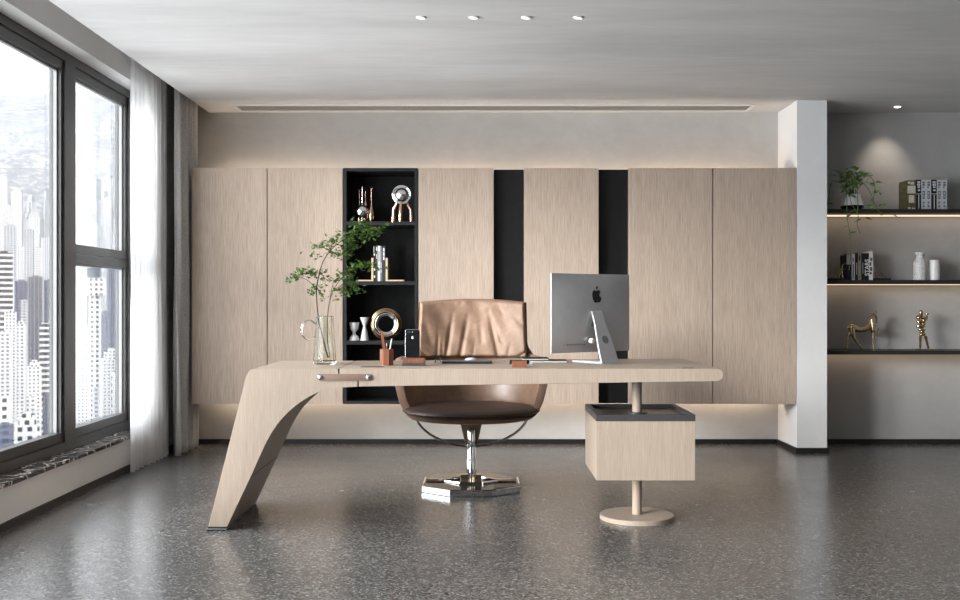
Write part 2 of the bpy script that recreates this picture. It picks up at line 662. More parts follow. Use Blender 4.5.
fr = MB()
fr.box(nx0, nx0 + T, CY0, CY1, CZ0, CZ1)
fr.box(nx1 - T, nx1, CY0, CY1, CZ0, CZ1)
fr.box(nx0 + T, nx1 - T, CY0, CY1, CZ1 - T, CZ1)
fr.box(nx0 + T, nx1 - T, CY0, CY1, CZ0, CZ0 + T)
fr.build('frame', M['black'], niche)
MB().box(nx0 + T, nx1 - T, CY1 - .012, CY1, CZ0 + T, CZ1 - T).build('back_panel', M['black_concrete'], niche)
NZ = [cz(221.4), cz(281.2), cz(340.8)]
for z in NZ:
    MB().box(nx0 + T, nx1 - T, CY0 + .004, CY1 - .012, z - .026, z, .001, 1).build('shelf', M['black'], niche)
SY = 7.475                                       # where the ornaments stand
SS = F / SY


def nX(px, D=SY):
    return (px - 480) * D / F


# ornaments of the niche, top shelf
z = NZ[0]
G1 = 'slender-necked metal bottles on the top niche shelf'


def bottle(px, D, prof, mat, label):
    o = MB().lathe(prof, (nX(px, D), D, z), 28).build('decorative_bottle', mat)
    return tag(o, label, 'ornament', G1)


def globe(R, zc, h, rn):
    pr = [(0, 0), (.022, 0), (.022, .004), (.006, .010), (.005, zc - R - .002)]
    for k in range(1, 14):
        a = PI * k / 14
        if R * math.sin(a) > rn:
            pr.append((R * math.sin(a), zc - R * math.cos(a)))
    pr += [(rn * 1.6, zc + R * 1.02), (rn, zc + R * 1.28), (rn, h), (rn * 1.5, h + .004), (rn * .8, h + .009), (0, h + .010)]
    return pr


bottle(362.3, 7.47, globe(.050, .074, .245, .0036), M['chrome'], 'front round mirror bottle on a short foot with a tall thin neck')
bottle(359.4, 7.56, [(0, 0), (.018, 0), (.022, .03), (.016, .07), (.006, .11), (.0034, .13), (.0034, .235), (.006, .24), (0, .245)], M['rose_gold'], 'thin rose gold bottle behind the round mirror bottle, its neck leftmost')
bottle(365.4, 7.56, [(0, 0), (.02, 0), (.03, .04), (.028, .08), (.017, .115), (.014, .14), (.006, .16), (.004, .17), (.004, .225), (.005, .23), (0, .233)], M['rose_gold'], 'copper shouldered bottle standing behind the round mirror bottle, neck right of it')
bottle(371.4, 7.47, [(0, 0), (.014, 0), (.019, .02), (.021, .045), (.017, .08), (.007, .115), (.0034, .13), (.0034, .238), (.007, .243), (0, .249)], M['bronze'], 'bronze teardrop bottle with long thin neck, rightmost of the bottles')

o = thing('tripod_sphere', (nX(402, 7.50), 7.50, z), 'chrome ball with mirror ring on three copper legs on the top niche shelf', 'ornament')
cX, cY, cZ = nX(402, 7.50), 7.50, z + .195
MB().ball((cX, cY, cZ), .060).build('ball', M['chrome'], o)
MB().torus((cX, cY - .02, cZ), .062, .010).build('ring', M['chrome'], o)
for (dx, dy) in ((-.062, .03), (-.008, -.035), (.062, .03)):
    MB().tube([(cX + dx * .55, cY + dy * .5, cZ - .05), (cX + dx, cY + dy, z + .09), (cX + dx * 1.05, cY + dy, z)], [.012, .015, .0155], 16).build('leg', M['rose_gold'], o)

# middle shelf: bookends and books
z = NZ[1]
for s, vx, ex, w_ in ((-1, 374.0, 358.5, 'left'), (1, 386.2, 404.2, 'right')):
    a, b = nX(vx), nX(ex)
    m = MB()
    m.box(a if s > 0 else a - .014, a + .014 if s > 0 else a, SY - .05, SY + .05, z, z + .165, .001, 1)
    m.box(a + .0141 if s > 0 else b, b if s > 0 else a - .0141, SY - .05, SY + .05, z, z + .010, .001, 1)
    tag(m.build('bookend', M['pale_wood']), f'pale L-shaped bookend at the {w_} side of the thin books on the middle niche shelf', 'bookend', 'pale L-shaped bookends')
cream = simple('paper', (.70, .67, .60, 1), .8, var=.05)
BK = [('black book with white spine patches', .052, M['black'], M['white_ceramic'], 'first from the left'),
      ('dark olive book with spotted spine', .030, simple('olive cover', (.05, .05, .025, 1), .6, var=.5, scale=60), cream, 'second from the left'),
      ('white book', .028, M['white_ceramic'], M['dark_grey'], 'third from the left'),
      ('grey book', .024, simple('grey cover', (.16, .16, .16, 1), .6, var=.2), cream, 'fourth from the left'),
      ('navy book with white title', .036, simple('navy cover', (.02, .03, .045, 1), .5, var=.2), M['white_ceramic'], 'farthest right')]
xa = nX(374.0) + .001
wtot = nX(386.2) - nX(374.0) - .002
ws = [.016, .014, .018, .012, .024]
sc_ = wtot / sum(ws)


def book(x0, x1, y0, y1, z0, h, cover, label, group, marks=None, markmat=None):
    o = thing('book', ((x0 + x1) / 2, y0, z0), label, 'book', group)
    t_ = min(.0025, (x1 - x0) * .2)
    m = MB().box(x0, x0 + t_, y0 + t_, y1, z0, z0 + h).box(x1 - t_, x1, y0 + t_, y1, z0, z0 + h).box(x0, x1, y0, y0 + t_, z0, z0 + h)
    m.build('cover', cover, o)
    MB().box(x0 + t_, x1 - t_, y0 + t_, y1 - .003, z0 + .003, z0 + h - .003).build('pages', cream, o)
    if marks:
        m = MB()
        for (u0, u1, v0, v1) in marks:
            m.box(vlerp(x0, x1, u0), vlerp(x0, x1, u1), y0 - .0006, y0, z0 + h * v0, z0 + h * v1)
            if len(marks) < 8:
                m.build('spine_patch', markmat, o)
                m = MB()
        if len(marks) >= 8:
            m.build('spine_lettering', markmat, o)
    return o


for i, ((lab, _, cov, mk, pos), w_) in enumerate(zip(BK, ws)):
    w_ *= sc_
    marks = [[(.2, .8, .1, .16), (.2, .8, .3, .44), (.15, .7, .72, .78), (.1, .35, .8, .98)],
             [(.2, .8, .85, .95), (.3, .7, .62, .75)],
             [(.35, .65, .55, .85)],
             [(.3, .7, .25, .55)],
             [(.3, .75, .60, .70), (.3, .75, .72, .82), (.3, .75, .84, .94)]][i]
    book(xa, xa + w_ - .0006, SY - .05, SY + .07, z, [.252, .255, .25, .243, .25][i], cov, f'thin {lab} between the pale bookends, {pos}', 'thin books on the middle niche shelf', marks, mk)
    xa += w_

# lower shelf: goblets and ring
z = NZ[2]
o = MB().lathe([(0, 0), (.036, 0), (.035, .012), (.028, .030), (.012, .042), (.010, .060), (.018, .068), (.027, .080), (.034, .120), (.036, .128), (.033, .128), (.026, .085), (0, .075)], (nX(354.2), SY, z), 36).build('goblet', M['white_ceramic'])
tag(o, 'shorter white goblet at the left end of the lower niche shelf', 'ornament', 'white hourglass goblets')
o = MB().lathe([(0, 0), (.030, 0), (.029, .01), (.020, .06), (.011, .094), (.010, .102), (.014, .112), (.030, .155), (.033, .165), (.030, .165), (.010, .115), (0, .110)], (nX(364.6), SY, z), 36).build('goblet', M['white_ceramic'])
tag(o, 'taller white hourglass goblet beside the bronze ring', 'ornament', 'white hourglass goblets')
o = thing('ring_sculpture', (nX(386, 7.5), 7.5, z), 'round bronze ring sculpture of nested hoops standing on the lower niche shelf', 'ornament')
c_ = (nX(386, 7.5), 7.52, z + .1165)
m = MB()
for R, r, dy in ((.106, .010, 0), (.098, .008, -.022), (.088, .010, -.030)):
    m.torus((c_[0], c_[1] + dy, c_[2]), R, r, n=64)
m.build('outer_hoops', M['bronze'], o)
MB().torus((c_[0], c_[1] + .012, c_[2]), .09, .017, n=64).build('core', M['brown_metal'], o)
MB().torus((c_[0], c_[1] - .022, c_[2]), .074, .010, n=64).torus((c_[0], c_[1] - .012, c_[2]), .064, .008, n=64).build('inner_hoop', M['chrome_soft'], o)

# ---------------------------------------------------------------- desk
DY0 = 4.884
DS = F / DY0
ZD = .755


def dk(px, py):
    return ((px - 480) / DS, H + (HY - py) / DS)


desk = thing('desk', (0, 5.2, 0), 'pale wood executive desk with slanted slab leg and hanging drawer box', 'desk')
arc = smooth_line([(252.4, 473), (265, 445), (272.8, 431), (281, 419.7), (290, 410.5), (303, 400.3), (320, 391.6), (337, 388.0), (357.5, 386.8)], 4)
cor = smooth_line([(245.0, 380), (247.0, 374), (250.2, 370.4), (254.5, 368.9), (259.5, 368.6)], 4)
out = [(208.3, 527)] + cor + [(338, 368.6), (338, 377.2), (357.5, 377.2)] + arc[::-1] + [(227.2, 527)]
MB().prism([dk(*p) for p in out], DY0, 5.54, 'y', .002, 1).build('slab_leg', M['desk_wood'], desk)
MB().prism([dk(206.9, 531.2 - .15), dk(208.0, 527.0), dk(227.4, 527.0), dk(225.5, 531.2 - .15)], DY0 - .001, 5.542, 'y').build('foot_plate', M['black_gloss'], desk)
MB().prism([dk(207.3, 529.4), dk(207.55, 528.4), dk(226.8, 528.4), dk(226.3, 529.4)], DY0 - .003, 5.544, 'y').build('foot_strip', M['bead'], desk)
# groove across the inner face of the leg
g0, g1 = dk(250.4, 477.3), dk(250.9, 476.2)
MB().prism([g0, g1, (g1[0] + .0012, g1[1]), (g0[0] + .0012, g0[1])], DY0 + .001, 5.538, 'y').build('leg_joint', M['black'], desk)
end = []
zt, zb, xe = 368.9, 381.0, 724.0
rr = (zb - zt) / 2
for k in range(13):
    a = PI / 2 - PI * k / 12
    end.append((xe - rr + rr * math.cos(a), (zt + zb) / 2 - rr * math.sin(a)))
top = [(339.5, 368.6)] + end + [(359, 386.8), (359, 378.6), (339.5, 378.6)]
xs0, xs1 = dk(339, 0)[0], dk(715, 0)[0]
MB().prism([dk(*p) for p in top], DY0, 5.54, 'y', .002, 1, shift=lambda u: .24 * (u - xs0) / (xs1 - xs0)).build('tabletop', M['desk_wood'], desk)
sm = MB().prism([dk(338, 368.9), dk(339.5, 368.9), dk(339.5, 377.2), dk(338, 377.2)], DY0 + .002, 5.537, 'y')
sm.prism([dk(338, 377.2), dk(359, 377.2), dk(359, 378.6), dk(338, 378.6)], DY0 + .002, 5.537, 'y')
sm.prism([dk(357.5, 378.6), dk(359, 378.6), dk(359, 386.6), dk(357.5, 386.6)], DY0 + .002, 5.537, 'y')
sm.build('seam_inlay', M['black'], desk)
st = []
sx0, sx1, sy0, sy1 = 317.2, 372.7, 373.9, 380.8
r_ = (sy1 - sy0) / 2
for k in range(11):
    a = PI / 2 + PI * k / 10
    st.append((sx0 + r_ + r_ * math.cos(a), (sy0 + sy1) / 2 - r_ * math.sin(a)))
for k in range(11):
    a = -PI / 2 + PI * k / 10
    st.append((sx1 - r_ + r_ * math.cos(a), (sy0 + sy1) / 2 - r_ * math.sin(a)))
strap = MB().prism([dk(*p) for p in st], DY0 - .006, DY0 - .0003, 'y', .0015, 2).build('strap', M['strap'], desk)
for px in (320.6, 368.6):
    x, z = dk(px, 377.3)
    m = MB().lathe([(0, .007), (.006, .0065), (.011, .004), (.0125, 0), (0, 0)], n=24)
    m.xf(Matrix.Translation((x, DY0 - .006, z)) @ Matrix.Rotation(PI / 2, 4, 'X'))
    m.build('screw', M['chrome'], strap)
MB().box((361 - 480) * 5.02 / F, (384 - 480) * 5.02 / F, 4.99, 5.05, ZD - .002, ZD + .0012).build('cable_slot', M['black'], desk)
MB().box(.953, 1.005, 4.93, 4.96, ZD - .003, ZD - .0002).build('cable_slot', M['black'], desk)

PX, PY = .773, 5.17
MB().lathe([(0, 0), (.182, 0), (.182, .019), (.179, .022), (0, .022)], (PX, PY, 0), 64).build('base_disc', M['desk_wood'], desk)
MB().lathe([(.0235, .022), (.0235, .229)], (PX, PY, 0), 32).build('pole', M['desk_wood'], desk)
MB().lathe([(.0235, .519), (.0235, .7)], (PX, PY, 0), 32).build('pole', M['desk_wood'], desk)
bx0, bx1, by0, by1, bz0, bz1 = .546, 1.007, 4.92, 5.44, .229, .507
box = MB().box(bx0, bx1, by0, by1, bz0, bz1, .002, 1).build('drawer_box', M['desk_wood'], desk)
tr_ = MB()
w_ = .022
tr_.box(bx0 - .002, bx1 + .002, by0 - .003, by0 + w_, bz1, bz1 + .030, .0015, 1)
tr_.box(bx0 - .002, bx1 + .002, by1 - w_, by1 + .002, bz1, bz1 + .030, .0015, 1)
tr_.box(bx0 - .002, bx0 + w_, by0 + w_, by1 - w_, bz1, bz1 + .030, .0015, 1)
tr_.box(bx1 - w_, bx1 + .002, by0 + w_, by1 - w_, bz1, bz1 + .030, .0015, 1)
tr_ = tr_.build('tray_rim', M['tray'], desk)
MB().box(bx0 + w_, bx1 - w_, by0 + w_, by1 - w_, bz1, bz1 + .012).build('tray_floor', M['tray_floor'], desk)
MB().lathe([(.0245, bz1 + .012), (.05, bz1 + .012), (.05, bz1 + .016), (.0245, bz1 + .018)], (PX, PY, 0), 32).build('collar', M['tray'], desk)

# ---------------------------------------------------------------- computer
C0, TT, NN = Vector((.569, 5.40, 0)), Vector((.805, .594, 0)), Vector((.594, -.805, 0))
MC = Matrix(((TT.x, NN.x, 0, C0.x), (TT.y, NN.y, 0, C0.y), (0, 0, 1, 0), (0, 0, 0, 1)))
pc = thing('desktop_computer', (C0.x, C0.y, ZD), 'silver all-in-one desktop computer seen from behind on the desk', 'computer')
hw, pz0, pz1 = .2695, .8085, 1.2090
zc_, hh = (pz0 + pz1) / 2, (pz1 - pz0) / 2


def bulge(u, v):
    return .007 + .034 * (1 - abs(u) ** 2.6) * (1 - abs(v) ** 2.6)


m = MB().grid(lambda a, b: (hw * (2 * a - 1), bulge(2 * a - 1, 2 * b - 1), zc_ + hh * (2 * b - 1)), 40, 30)
m.box(-hw, hw, 0.0, .007, pz0, pz1, .0015, 2)
m.xf(MC).build('housing', M['alu'], pc, 50)
MB().box(-hw + .003, hw - .003, -.002, 0, pz0 + .055, pz1 - .003).xf(MC).build('screen', M['black_gloss'], pc)
prof_o = smooth_line([(.030, 1.020), (.045, 1.018), (.062, .985), (.142, .775), (.144, .760), (.132, .7552)], 5)
prof_i = smooth_line([(.118, .7645), (.129, .768), (.131, .776), (.052, .982), (.040, 1.005), (.030, 1.008)], 5)
sp = prof_o + [(-.082, .7552), (-.082, .7615), (-.07, .7645)] + prof_i


def stand_w(n, z):
    return vlerp(.056, .034, sstep(.77, 1.01, z))


m = MB()
va = [m.bm.verts.new((-stand_w(n, z), n, z)) for n, z in sp]
vb = [m.bm.verts.new((stand_w(n, z), n, z)) for n, z in sp]
m.bm.faces.new(va)
m.bm.faces.new(vb[::-1])
for i in range(len(sp)):
    j = (i + 1) % len(sp)
    m.bm.faces.new((va[i], va[j], vb[j], vb[i]))
m.xf(MC).build('stand', M['alu'], pc)
ang = math.atan2(.142 - .062, .985 - .775)
m = MB().lathe([(0, 0), (.021, 0), (.021, .0012), (0, .0012)], n=32)
zc2 = .874
nc2 = .062 + (.985 - zc2) / (.985 - .775) * .080 + .0002
m.xf(Matrix.Translation((0.004, nc2, zc2)) @ Matrix.Rotation(-(PI / 2 - ang), 4, 'X'))
m.xf(MC).build('cable_hole', M['dark_grey'] if False else simple('grey stand hole', (.2, .2, .2, 1), .5, .4, var=.03), pc)
MB().lathe([(0, 0), (.014, 0), (.014, .018), (.010, .022), (0, .022)], n=24).xf(MC @ Matrix.Translation((-.033, .036, .868)) @ Matrix.Rotation(-PI / 2, 4, 'X')).build('power_plug', M['white_gloss'], pc)
MB().box(-.03, .03, .032, .046, .94, 1.0, .002, 1).xf(MC).build('hinge', M['dark_grey'], pc)
# apple-shaped emblem
body = smooth_line([(0, .78), (.18, .92), (.45, .98), (.72, .88), (.86, .70), (.66, .52), (.58, .28), (.64, .02), (.80, -.16), (.94, -.22), (.84, -.52), (.66, -.82), (.44, -1.0), (.22, -.97), (0, -.90),
                    (-.22, -.97), (-.44, -1.0), (-.68, -.80), (-.88, -.42), (-.96, .05), (-.92, .45), (-.72, .82), (-.45, .98), (-.18, .92), (0, .78)], 3)[:-1]
leaf = [(.0 + .05, 1.12), (.02, 1.32), (.14, 1.52), (.36, 1.68), (.40, 1.48), (.30, 1.28)]
EM = .032
ez, et = 1.094, .008


def emblem(pts):
    mm = MB()
    lo = [mm.bm.verts.new((et + EM * x, bulge((et + EM * x) / hw, (ez + EM * y - zc_) / hh) + .0012, ez + EM * y)) for x, y in pts]
    hi = [mm.bm.verts.new((v_.co.x, v_.co.y - .006, v_.co.z)) for v_ in lo]
    mm.bm.faces.new(lo)
    mm.bm.faces.new(hi[::-1])
    for i in range(len(lo)):
        j = (i + 1) % len(lo)
        mm.bm.faces.new((lo[i], lo[j], hi[j], hi[i]))
    return mm


m = emblem(body)
e2 = emblem(leaf)
me_ = bpy.data.meshes.new('tmp')
e2.bm.to_mesh(me_)
m.bm.from_mesh(me_)
e2.bm.free()
bpy.data.meshes.remove(me_)
m.xf(MC).build('emblem', M['black_gloss'], pc)
m = MB()
for k, w_ in enumerate((.0025, .006, .006, .004, .004, .0045, .0045, .004, .004, .007)):
    u = -.19 + k * .0135
    n_ = bulge(u / hw, (.849 - zc_) / hh)
    m.box(u, u + w_, n_ - .004, n_ + .0008, .846, .8525)
m.xf(MC).build('ports', M['black'], pc)

# ---------------------------------------------------------------- things on the desk


def onD(y):
    return (ZD - H) * F / (HY - y)


def dX(px, D):
    return (px - 480) * D / F


ZT_ = ZD + .0006
# vase
VX, VY = dX(324.6, 5.23), 5.23
vase = thing('glass_pitcher', (VX, VY, ZT_), 'tall clear glass pitcher vase with ring handle at the left end of the desk', 'vase')
op = [(0, 0), (.052, 0), (.058, .004), (.0585, .012), (.0505, .12), (.045, .20), (.0445, .238), (.0425, .2395)]
ip = [(.0405, .238), (.0415, .20), (.047, .12), (.0535, .022), (.048, .016), (0, .015)]
MB().lathe(op + ip, (VX, VY, ZT_), 12).build('body', M['glass'], vase, 20)
hc = at(308.5, 330, 5.23)
pts = []
for k in range(19):
    a = math.radians(40 + 280 * k / 18)
    pts.append((hc.x + .047 * math.cos(a) * .85 + .004, VY, hc.z + .047 * math.sin(a)))
MB().tube(pts, .0045, 8).build('handle', M['glass'], vase)

# branches
def leaves_mesh(mb, centres, n_per, spread, size, rnd, lobes=5, droop=.3):
    for (c, wgt) in centres:
        for _ in range(int(n_per * wgt)):
            p = c + Vector((rnd.gauss(0, spread), rnd.gauss(0, spread * 1.3), rnd.gauss(0, spread * .62)))
            s = size * rnd.uniform(.65, 1.2)
            R = Matrix.Rotation(rnd.uniform(0, 2 * PI), 4, 'Z') @ Matrix.Rotation(rnd.gauss(0, .55), 4, 'X') @ Matrix.Rotation(rnd.gauss(droop, .4), 4, 'Y')
            cv = mb.bm.verts.new(p)
            ring = []
            for k in range(lobes * 2):
                a = -2.4 + 4.8 * k / (lobes * 2 - 1)
                rr_ = s * (1.0 if k % 2 else .45) * (1 - .25 * abs(a) / 2.4)
                ring.append(mb.bm.verts.new(p + R @ Vector((rr_ * math.cos(a), rr_ * math.sin(a), -.15 * rr_ * abs(math.sin(a))))))
            for a_, b_ in zip(ring, ring[1:]):
                mb.bm.faces.new((cv, a_, b_))


def branch(label, stems, cl, seed):
    rnd = random.Random(seed)
    base = Vector(stems[0][0][0])
    o = thing('leafy_branch', (base.x, base.y, base.z), label, 'branch', 'leafy branches in the glass pitcher')
    m = MB()
    for pts, r0, r1 in stems:
        ps = smooth_line([tuple(p) for p in pts], 5)
        m.tube(ps, [vlerp(r0, r1, i / (len(ps) - 1)) for i in range(len(ps))], 6)
    m.build('stem', M['stem'], o)
    m = MB()
    leaves_mesh(m, [(at(x, y, d), w) for x, y, d, w in cl], 30, .018, .0155, rnd)
    m.build('leaves', M['maple'], o, 180)


D_ = 5.23
branch('taller leafy branch arching left and up over the dark niche, in the glass pitcher',
       [([at(328, 357.5, D_), at(322, 335, D_), at(318, 315, D_), at(316.5, 291, D_), at(319, 275, D_ + .01), at(323, 262, D_ + .02), at(330, 251, D_ + .03), at(340, 242, D_ + .05), at(352, 234, D_ + .06), at(366, 229, D_ + .06)], .0042, .0012),
        ([at(316.7, 291, D_), at(312, 284, D_ - .03), at(305, 279, D_ - .05), at(296, 277, D_ - .06)], .0022, .0008),
        ([at(319, 275, D_), at(324, 272, D_ - .04), at(328, 268, D_ - .06)], .0018, .0008),
        ([at(330, 251, D_ + .03), at(322, 247, D_), at(316, 246, D_ - .02)], .0018, .0008),
        ([at(352, 234, D_ + .06), at(350, 244, D_ + .03), at(349, 254, D_ + .02)], .0018, .0008)],
       [(291, 279, D_ - .05, .5), (297, 276, D_ - .05, .9), (304, 272, D_ - .05, .9), (311, 271, D_ - .04, .8), (317, 273, D_ - .03, .8), (300, 270, D_ - .04, .5),
        (312, 292, D_ - .02, .5), (317, 286, D_, .6), (321, 296, D_, .35), (325, 280, D_, .5), (321, 270, D_, .4),
        (316, 246, D_ - .02, .6), (323, 245, D_, .8), (329, 243, D_, .8), (335, 239, D_, .8), (339, 235, D_, .6), (331, 252, D_, .6), (336, 255, D_, .7), (317, 254, D_, .35), (343, 246, D_, .9), (345, 256, D_, .8), (348, 240, D_, 1.0),
        (351, 233, D_ + .04, 1.1), (357, 228, D_ + .04, 1.1), (365, 228, D_ + .04, 1.1), (372, 230, D_ + .04, .9), (379, 231, D_ + .04, .7), (385, 226, D_ + .04, .35), (361, 236, D_ + .03, 1.0), (353, 244, D_ + .03, 1.0), (349, 252, D_ + .02, .8), (364, 222, D_ + .04, .5), (357, 221, D_ + .04, .4), (370, 236, D_, .5)], 3)
branch('shorter leafy branch leaning right towards the bookends, in the glass pitcher',
       [([at(329.5, 357.5, D_ - .01), at(327.5, 340, D_ - .01), at(327.4, 320, D_ - .01), at(329.5, 302, D_ - .02), at(334, 289, D_ - .03), at(342, 278, D_ - .03), at(352, 270, D_ - .02), at(366, 265, D_)], .0036, .001),
        ([at(329.5, 302, D_ - .02), at(331, 292, D_ - .05), at(333, 283, D_ - .06)], .002, .0008),
        ([at(334, 289, D_ - .03), at(344, 286, D_ - .03), at(353, 286, D_ - .02)], .0018, .0008)],
       [(352, 268, D_, 1.0), (360, 265, D_, 1.0), (367, 263, D_, .8), (374, 265, D_, .5), (380, 266, D_, .25), (349, 277, D_, 1.0), (354, 285, D_, .9), (348, 290, D_, .8), (358, 290, D_, .4), (343, 281, D_ - .02, .8), (338, 290, D_ - .03, .5), (334, 280, D_ - .04, .5), (340, 274, D_ - .02, .5), (344, 296, D_, .35), (336, 297, D_, .2)], 5)

# pen cup
CX, CYc = dX(386.7, 5.14), 5.14
cup = thing('pen_cup', (CX, CYc, ZT_), 'faceted reddish wood pen cup on the desk left of the phone stand', 'pen cup')
n8 = 8
m = MB()
ro, ri, hc_ = .0345, .0275, .079
ringo0 = [(CX + ro * math.cos(2 * PI * (k + .5) / n8), CYc + ro * math.sin(2 * PI * (k + .5) / n8)) for k in range(n8)]
m.lathe([(0, 0), (ro, 0), (ro, hc_), (ri, hc_), (ri, .008), (0, .008)], (CX, CYc, ZT_), 8)
m.xf(Matrix.Translation((CX, CYc, 0)) @ Matrix.Rotation(PI / 8, 4, 'Z') @ Matrix.Translation((-CX, -CYc, 0)))
m.build('body', M['red_wood'], cup)
zb = ZT_ + .009
a0, a1 = Vector((CX - .006, CYc, zb)), at(381.8, 331.3, 5.125)
d_ = (a1 - a0).normalized()
m = MB().box(-.0065, .0065, -.0018, .0018, 0, (a1 - a0).length, .0006, 1)
m.xf(Matrix.Translation(a0) @ Vector((0, 0, 1)).rotation_difference(d_).to_matrix().to_4x4())
tag(m.build('ruler', M['red_wood']), 'flat reddish wooden ruler leaning left in the pen cup, tallest of three', 'stationery')
o = thing('pencil', (CX + .002, CYc - .008, zb), 'short reddish pencil in the middle of the pen cup', 'stationery')
p0, p1 = Vector((CX + .001, CYc - .010, zb)), at(386.6, 343, 5.125)
MB().tube([p0, vlerp(p0, p1, .88)], .0036, 6).build('shaft', M['red_wood'], o)
MB().tube([vlerp(p0, p1, .88), p1], [.0034, .0012], 6).build('tip', M['pale_wood'], o)
o = thing('pen', (CX + .008, CYc + .006, zb), 'slim white pen leaning right in the pen cup', 'stationery')
p0, p1 = Vector((CX + .006, CYc + .004, zb)), at(391.8, 338.6, 5.15)
MB().tube([p0, vlerp(p0, p1, .9)], .0038, 12).build('barrel', M['white_gloss'], o)
MB().tube([vlerp(p0, p1, .9), p1], [.0033, .003], 12).build('cap', M['white_ceramic'], o)

# phone stand and phone
DX0, DX1, DYd = dX(402.3, 5.08), dX(424.6, 5.08), 5.08
dock = thing('phone_stand', ((DX0 + DX1) / 2, DYd + .035, ZT_), 'reddish wood phone stand with grey underside on the desk', 'phone stand')
MB().box(DX0, DX1, DYd, DYd + .07, ZT_, ZT_ + .015, .001, 1).build('base', M['dark_grey'], dock)
MB().box(DX0, DX1, DYd, DYd + .07, ZT_ + .0152, ZT_ + .036, .0015, 1).build('block', M['red_wood'], dock)
pzb = ZT_ + .0365
phx = dX(412.4, 5.12)
phone = thing('smartphone', (phx, DYd + .035, pzb), 'black smartphone upright in the wooden stand, its back facing out', 'phone')
RP = Matrix.Translation((phx, DYd + .035, pzb)) @ Matrix.Rotation(math.radians(-7), 4, 'X')


def rrect(w, h, r, n=6):
    pts = []
    for cx_, cy_, a0 in ((w - r, h - r, 0), (-w + r, h - r, PI / 2), (-w + r, -h + r, PI), (w - r, -h + r, 1.5 * PI)):
        for k in range(n + 1):
            a = a0 + PI / 2 * k / n
            pts.append((cx_ + r * math.cos(a), cy_ + r * math.sin(a)))
    return pts


pw, ph = .0360, .0700
rp = [(x, y + ph) for x, y in rrect(pw, ph, .010)]
MB().prism(rp, -.0035, .0035, 'y', .0012, 2).xf(RP).build('frame', M['chrome_soft'], phone)
rp2 = [(x, y + ph) for x, y in rrect(pw - .002, ph - .002, .009)]
MB().prism(rp2, -.0042, -.0034, 'y').xf(RP).build('back_glass', M['black_gloss'], phone)
MB().prism([(x, y + ph) for x, y in rrect(pw - .004, ph - .014, .004)], .0034, .0042, 'y').xf(RP).build('screen', M['black'], phone)
m = MB().prism([(x - .017, y + 2 * ph - .013) for x, y in rrect(.011, .0055, .005)], -.0052, -.0042, 'y')
m.xf(RP).build('camera', M['black'], phone)
MB().prism([(x - .001, y + 2 * ph - .013) for x, y in rrect(.002, .002, .0018)], -.0048, -.0042, 'y').xf(RP).build('flash', M['white_gloss'], phone)
m = MB().prism([(x * .0055, y * .006 + ph * 1.42) for x, y in body], -.0046, -.0042, 'y')
m.prism([(x * .0055, y * .006 + ph * 1.42) for x, y in leaf], -.0046, -.0042, 'y')
m.xf(RP).build('emblem', M['white_gloss'], phone)

# tablet folder, glasses, mouse
o = thing('tablet_folder', (-.066, 5.335, ZT_), 'flat dark slate tablet folder in the middle of the desk', 'folder')
MB().box(-.192, .060, 5.27, 5.40, ZT_, ZT_ + .008, .002, 2).build('cover', M['slate'], o)
MB().box(-.184, .055, 5.274, 5.392, ZT_ + .0081, ZT_ + .0105, .001, 1).build('flap', M['dark_grey'], o)
o = thing('mouse', (dX(471, 5.46), 5.455, ZT_), 'white oval computer mouse behind the dark tablet folder', 'mouse')
mx_, my_ = dX(471, 5.46), 5.455
MB().lathe([(0, 0), (.030, 0), (.032, .004), (.031, .010), (.027, .015), (.018, .0195), (0, .0215)], (mx_, my_, ZT_), 40, 1, 1.6).build('shell', M['white_gloss'], o)
MB().lathe([(.0325, .003), (.0327, .0042), (.0325, .0055)], (mx_, my_, ZT_), 40, 1, 1.6).build('seam', M['bead'], o)
o = thing('eyeglasses', (-.225, 5.33, ZT_), 'folded black eyeglasses at the left end of the dark folder', 'eyeglasses')
m = MB()
gx, gz = -.222, ZT_ + .018
for gy in (5.295, 5.355):
    m.tube([(gx + .006 * math.sin(2 * PI * k / 24), gy + .024 * math.cos(2 * PI * k / 24), gz + .0155 * math.sin(2 * PI * k / 24)) for k in range(24)], .0022, 6, closed=True)
m.tube([(gx, 5.318, gz + .004), (gx + .002, 5.325, gz + .008), (gx, 5.332, gz + .004)], .002, 6)
m.build('rim', M['black_gloss'], o)
for (ya, yb, dx) in ((5.272, 5.375, .014), (5.378, 5.28, .020)):
    MB().tube([(gx + .003, ya, gz + .008), (gx + dx, ya + (yb - ya) * .1, gz + .007), (gx + dx, ya + (yb - ya) * .8, gz + .001), (gx + dx + .003, yb, gz - .012)], .002, 6).build('temple', M['black_gloss'], o)

# wooden block, eraser, notebooks
o = thing('card_holder', (dX(519.5, 4.99), 5.005, ZT_), 'small reddish wood block card holder near the front edge of the desk', 'card holder')
hx0, hx1 = dX(512.2, 4.98), dX(526.8, 4.98)
m = MB().box(hx0, hx1, 4.975, 5.000, ZT_, ZT_ + .030, .001, 1)
m.box(hx0, hx1, 5.006, 5.03, ZT_, ZT_ + .030, .001, 1).box(hx0, hx1, 4.9995, 5.0065, ZT_, ZT_ + .012)
m.build('block', M['red_wood'], o)
MB().box(hx0 - .012, hx1 + .012, 5.0015, 5.0045, ZT_ + .0125, ZT_ + .034).build('card_stack', M['black'], o)
m = MB().box(dX(527.6, 5.08), dX(532.2, 5.08), 5.07, 5.10, ZT_, ZT_ + .016, .004, 3)
tag(m.build('eraser', M['white_gloss']), 'small white eraser right of the wooden card holder', 'eraser')


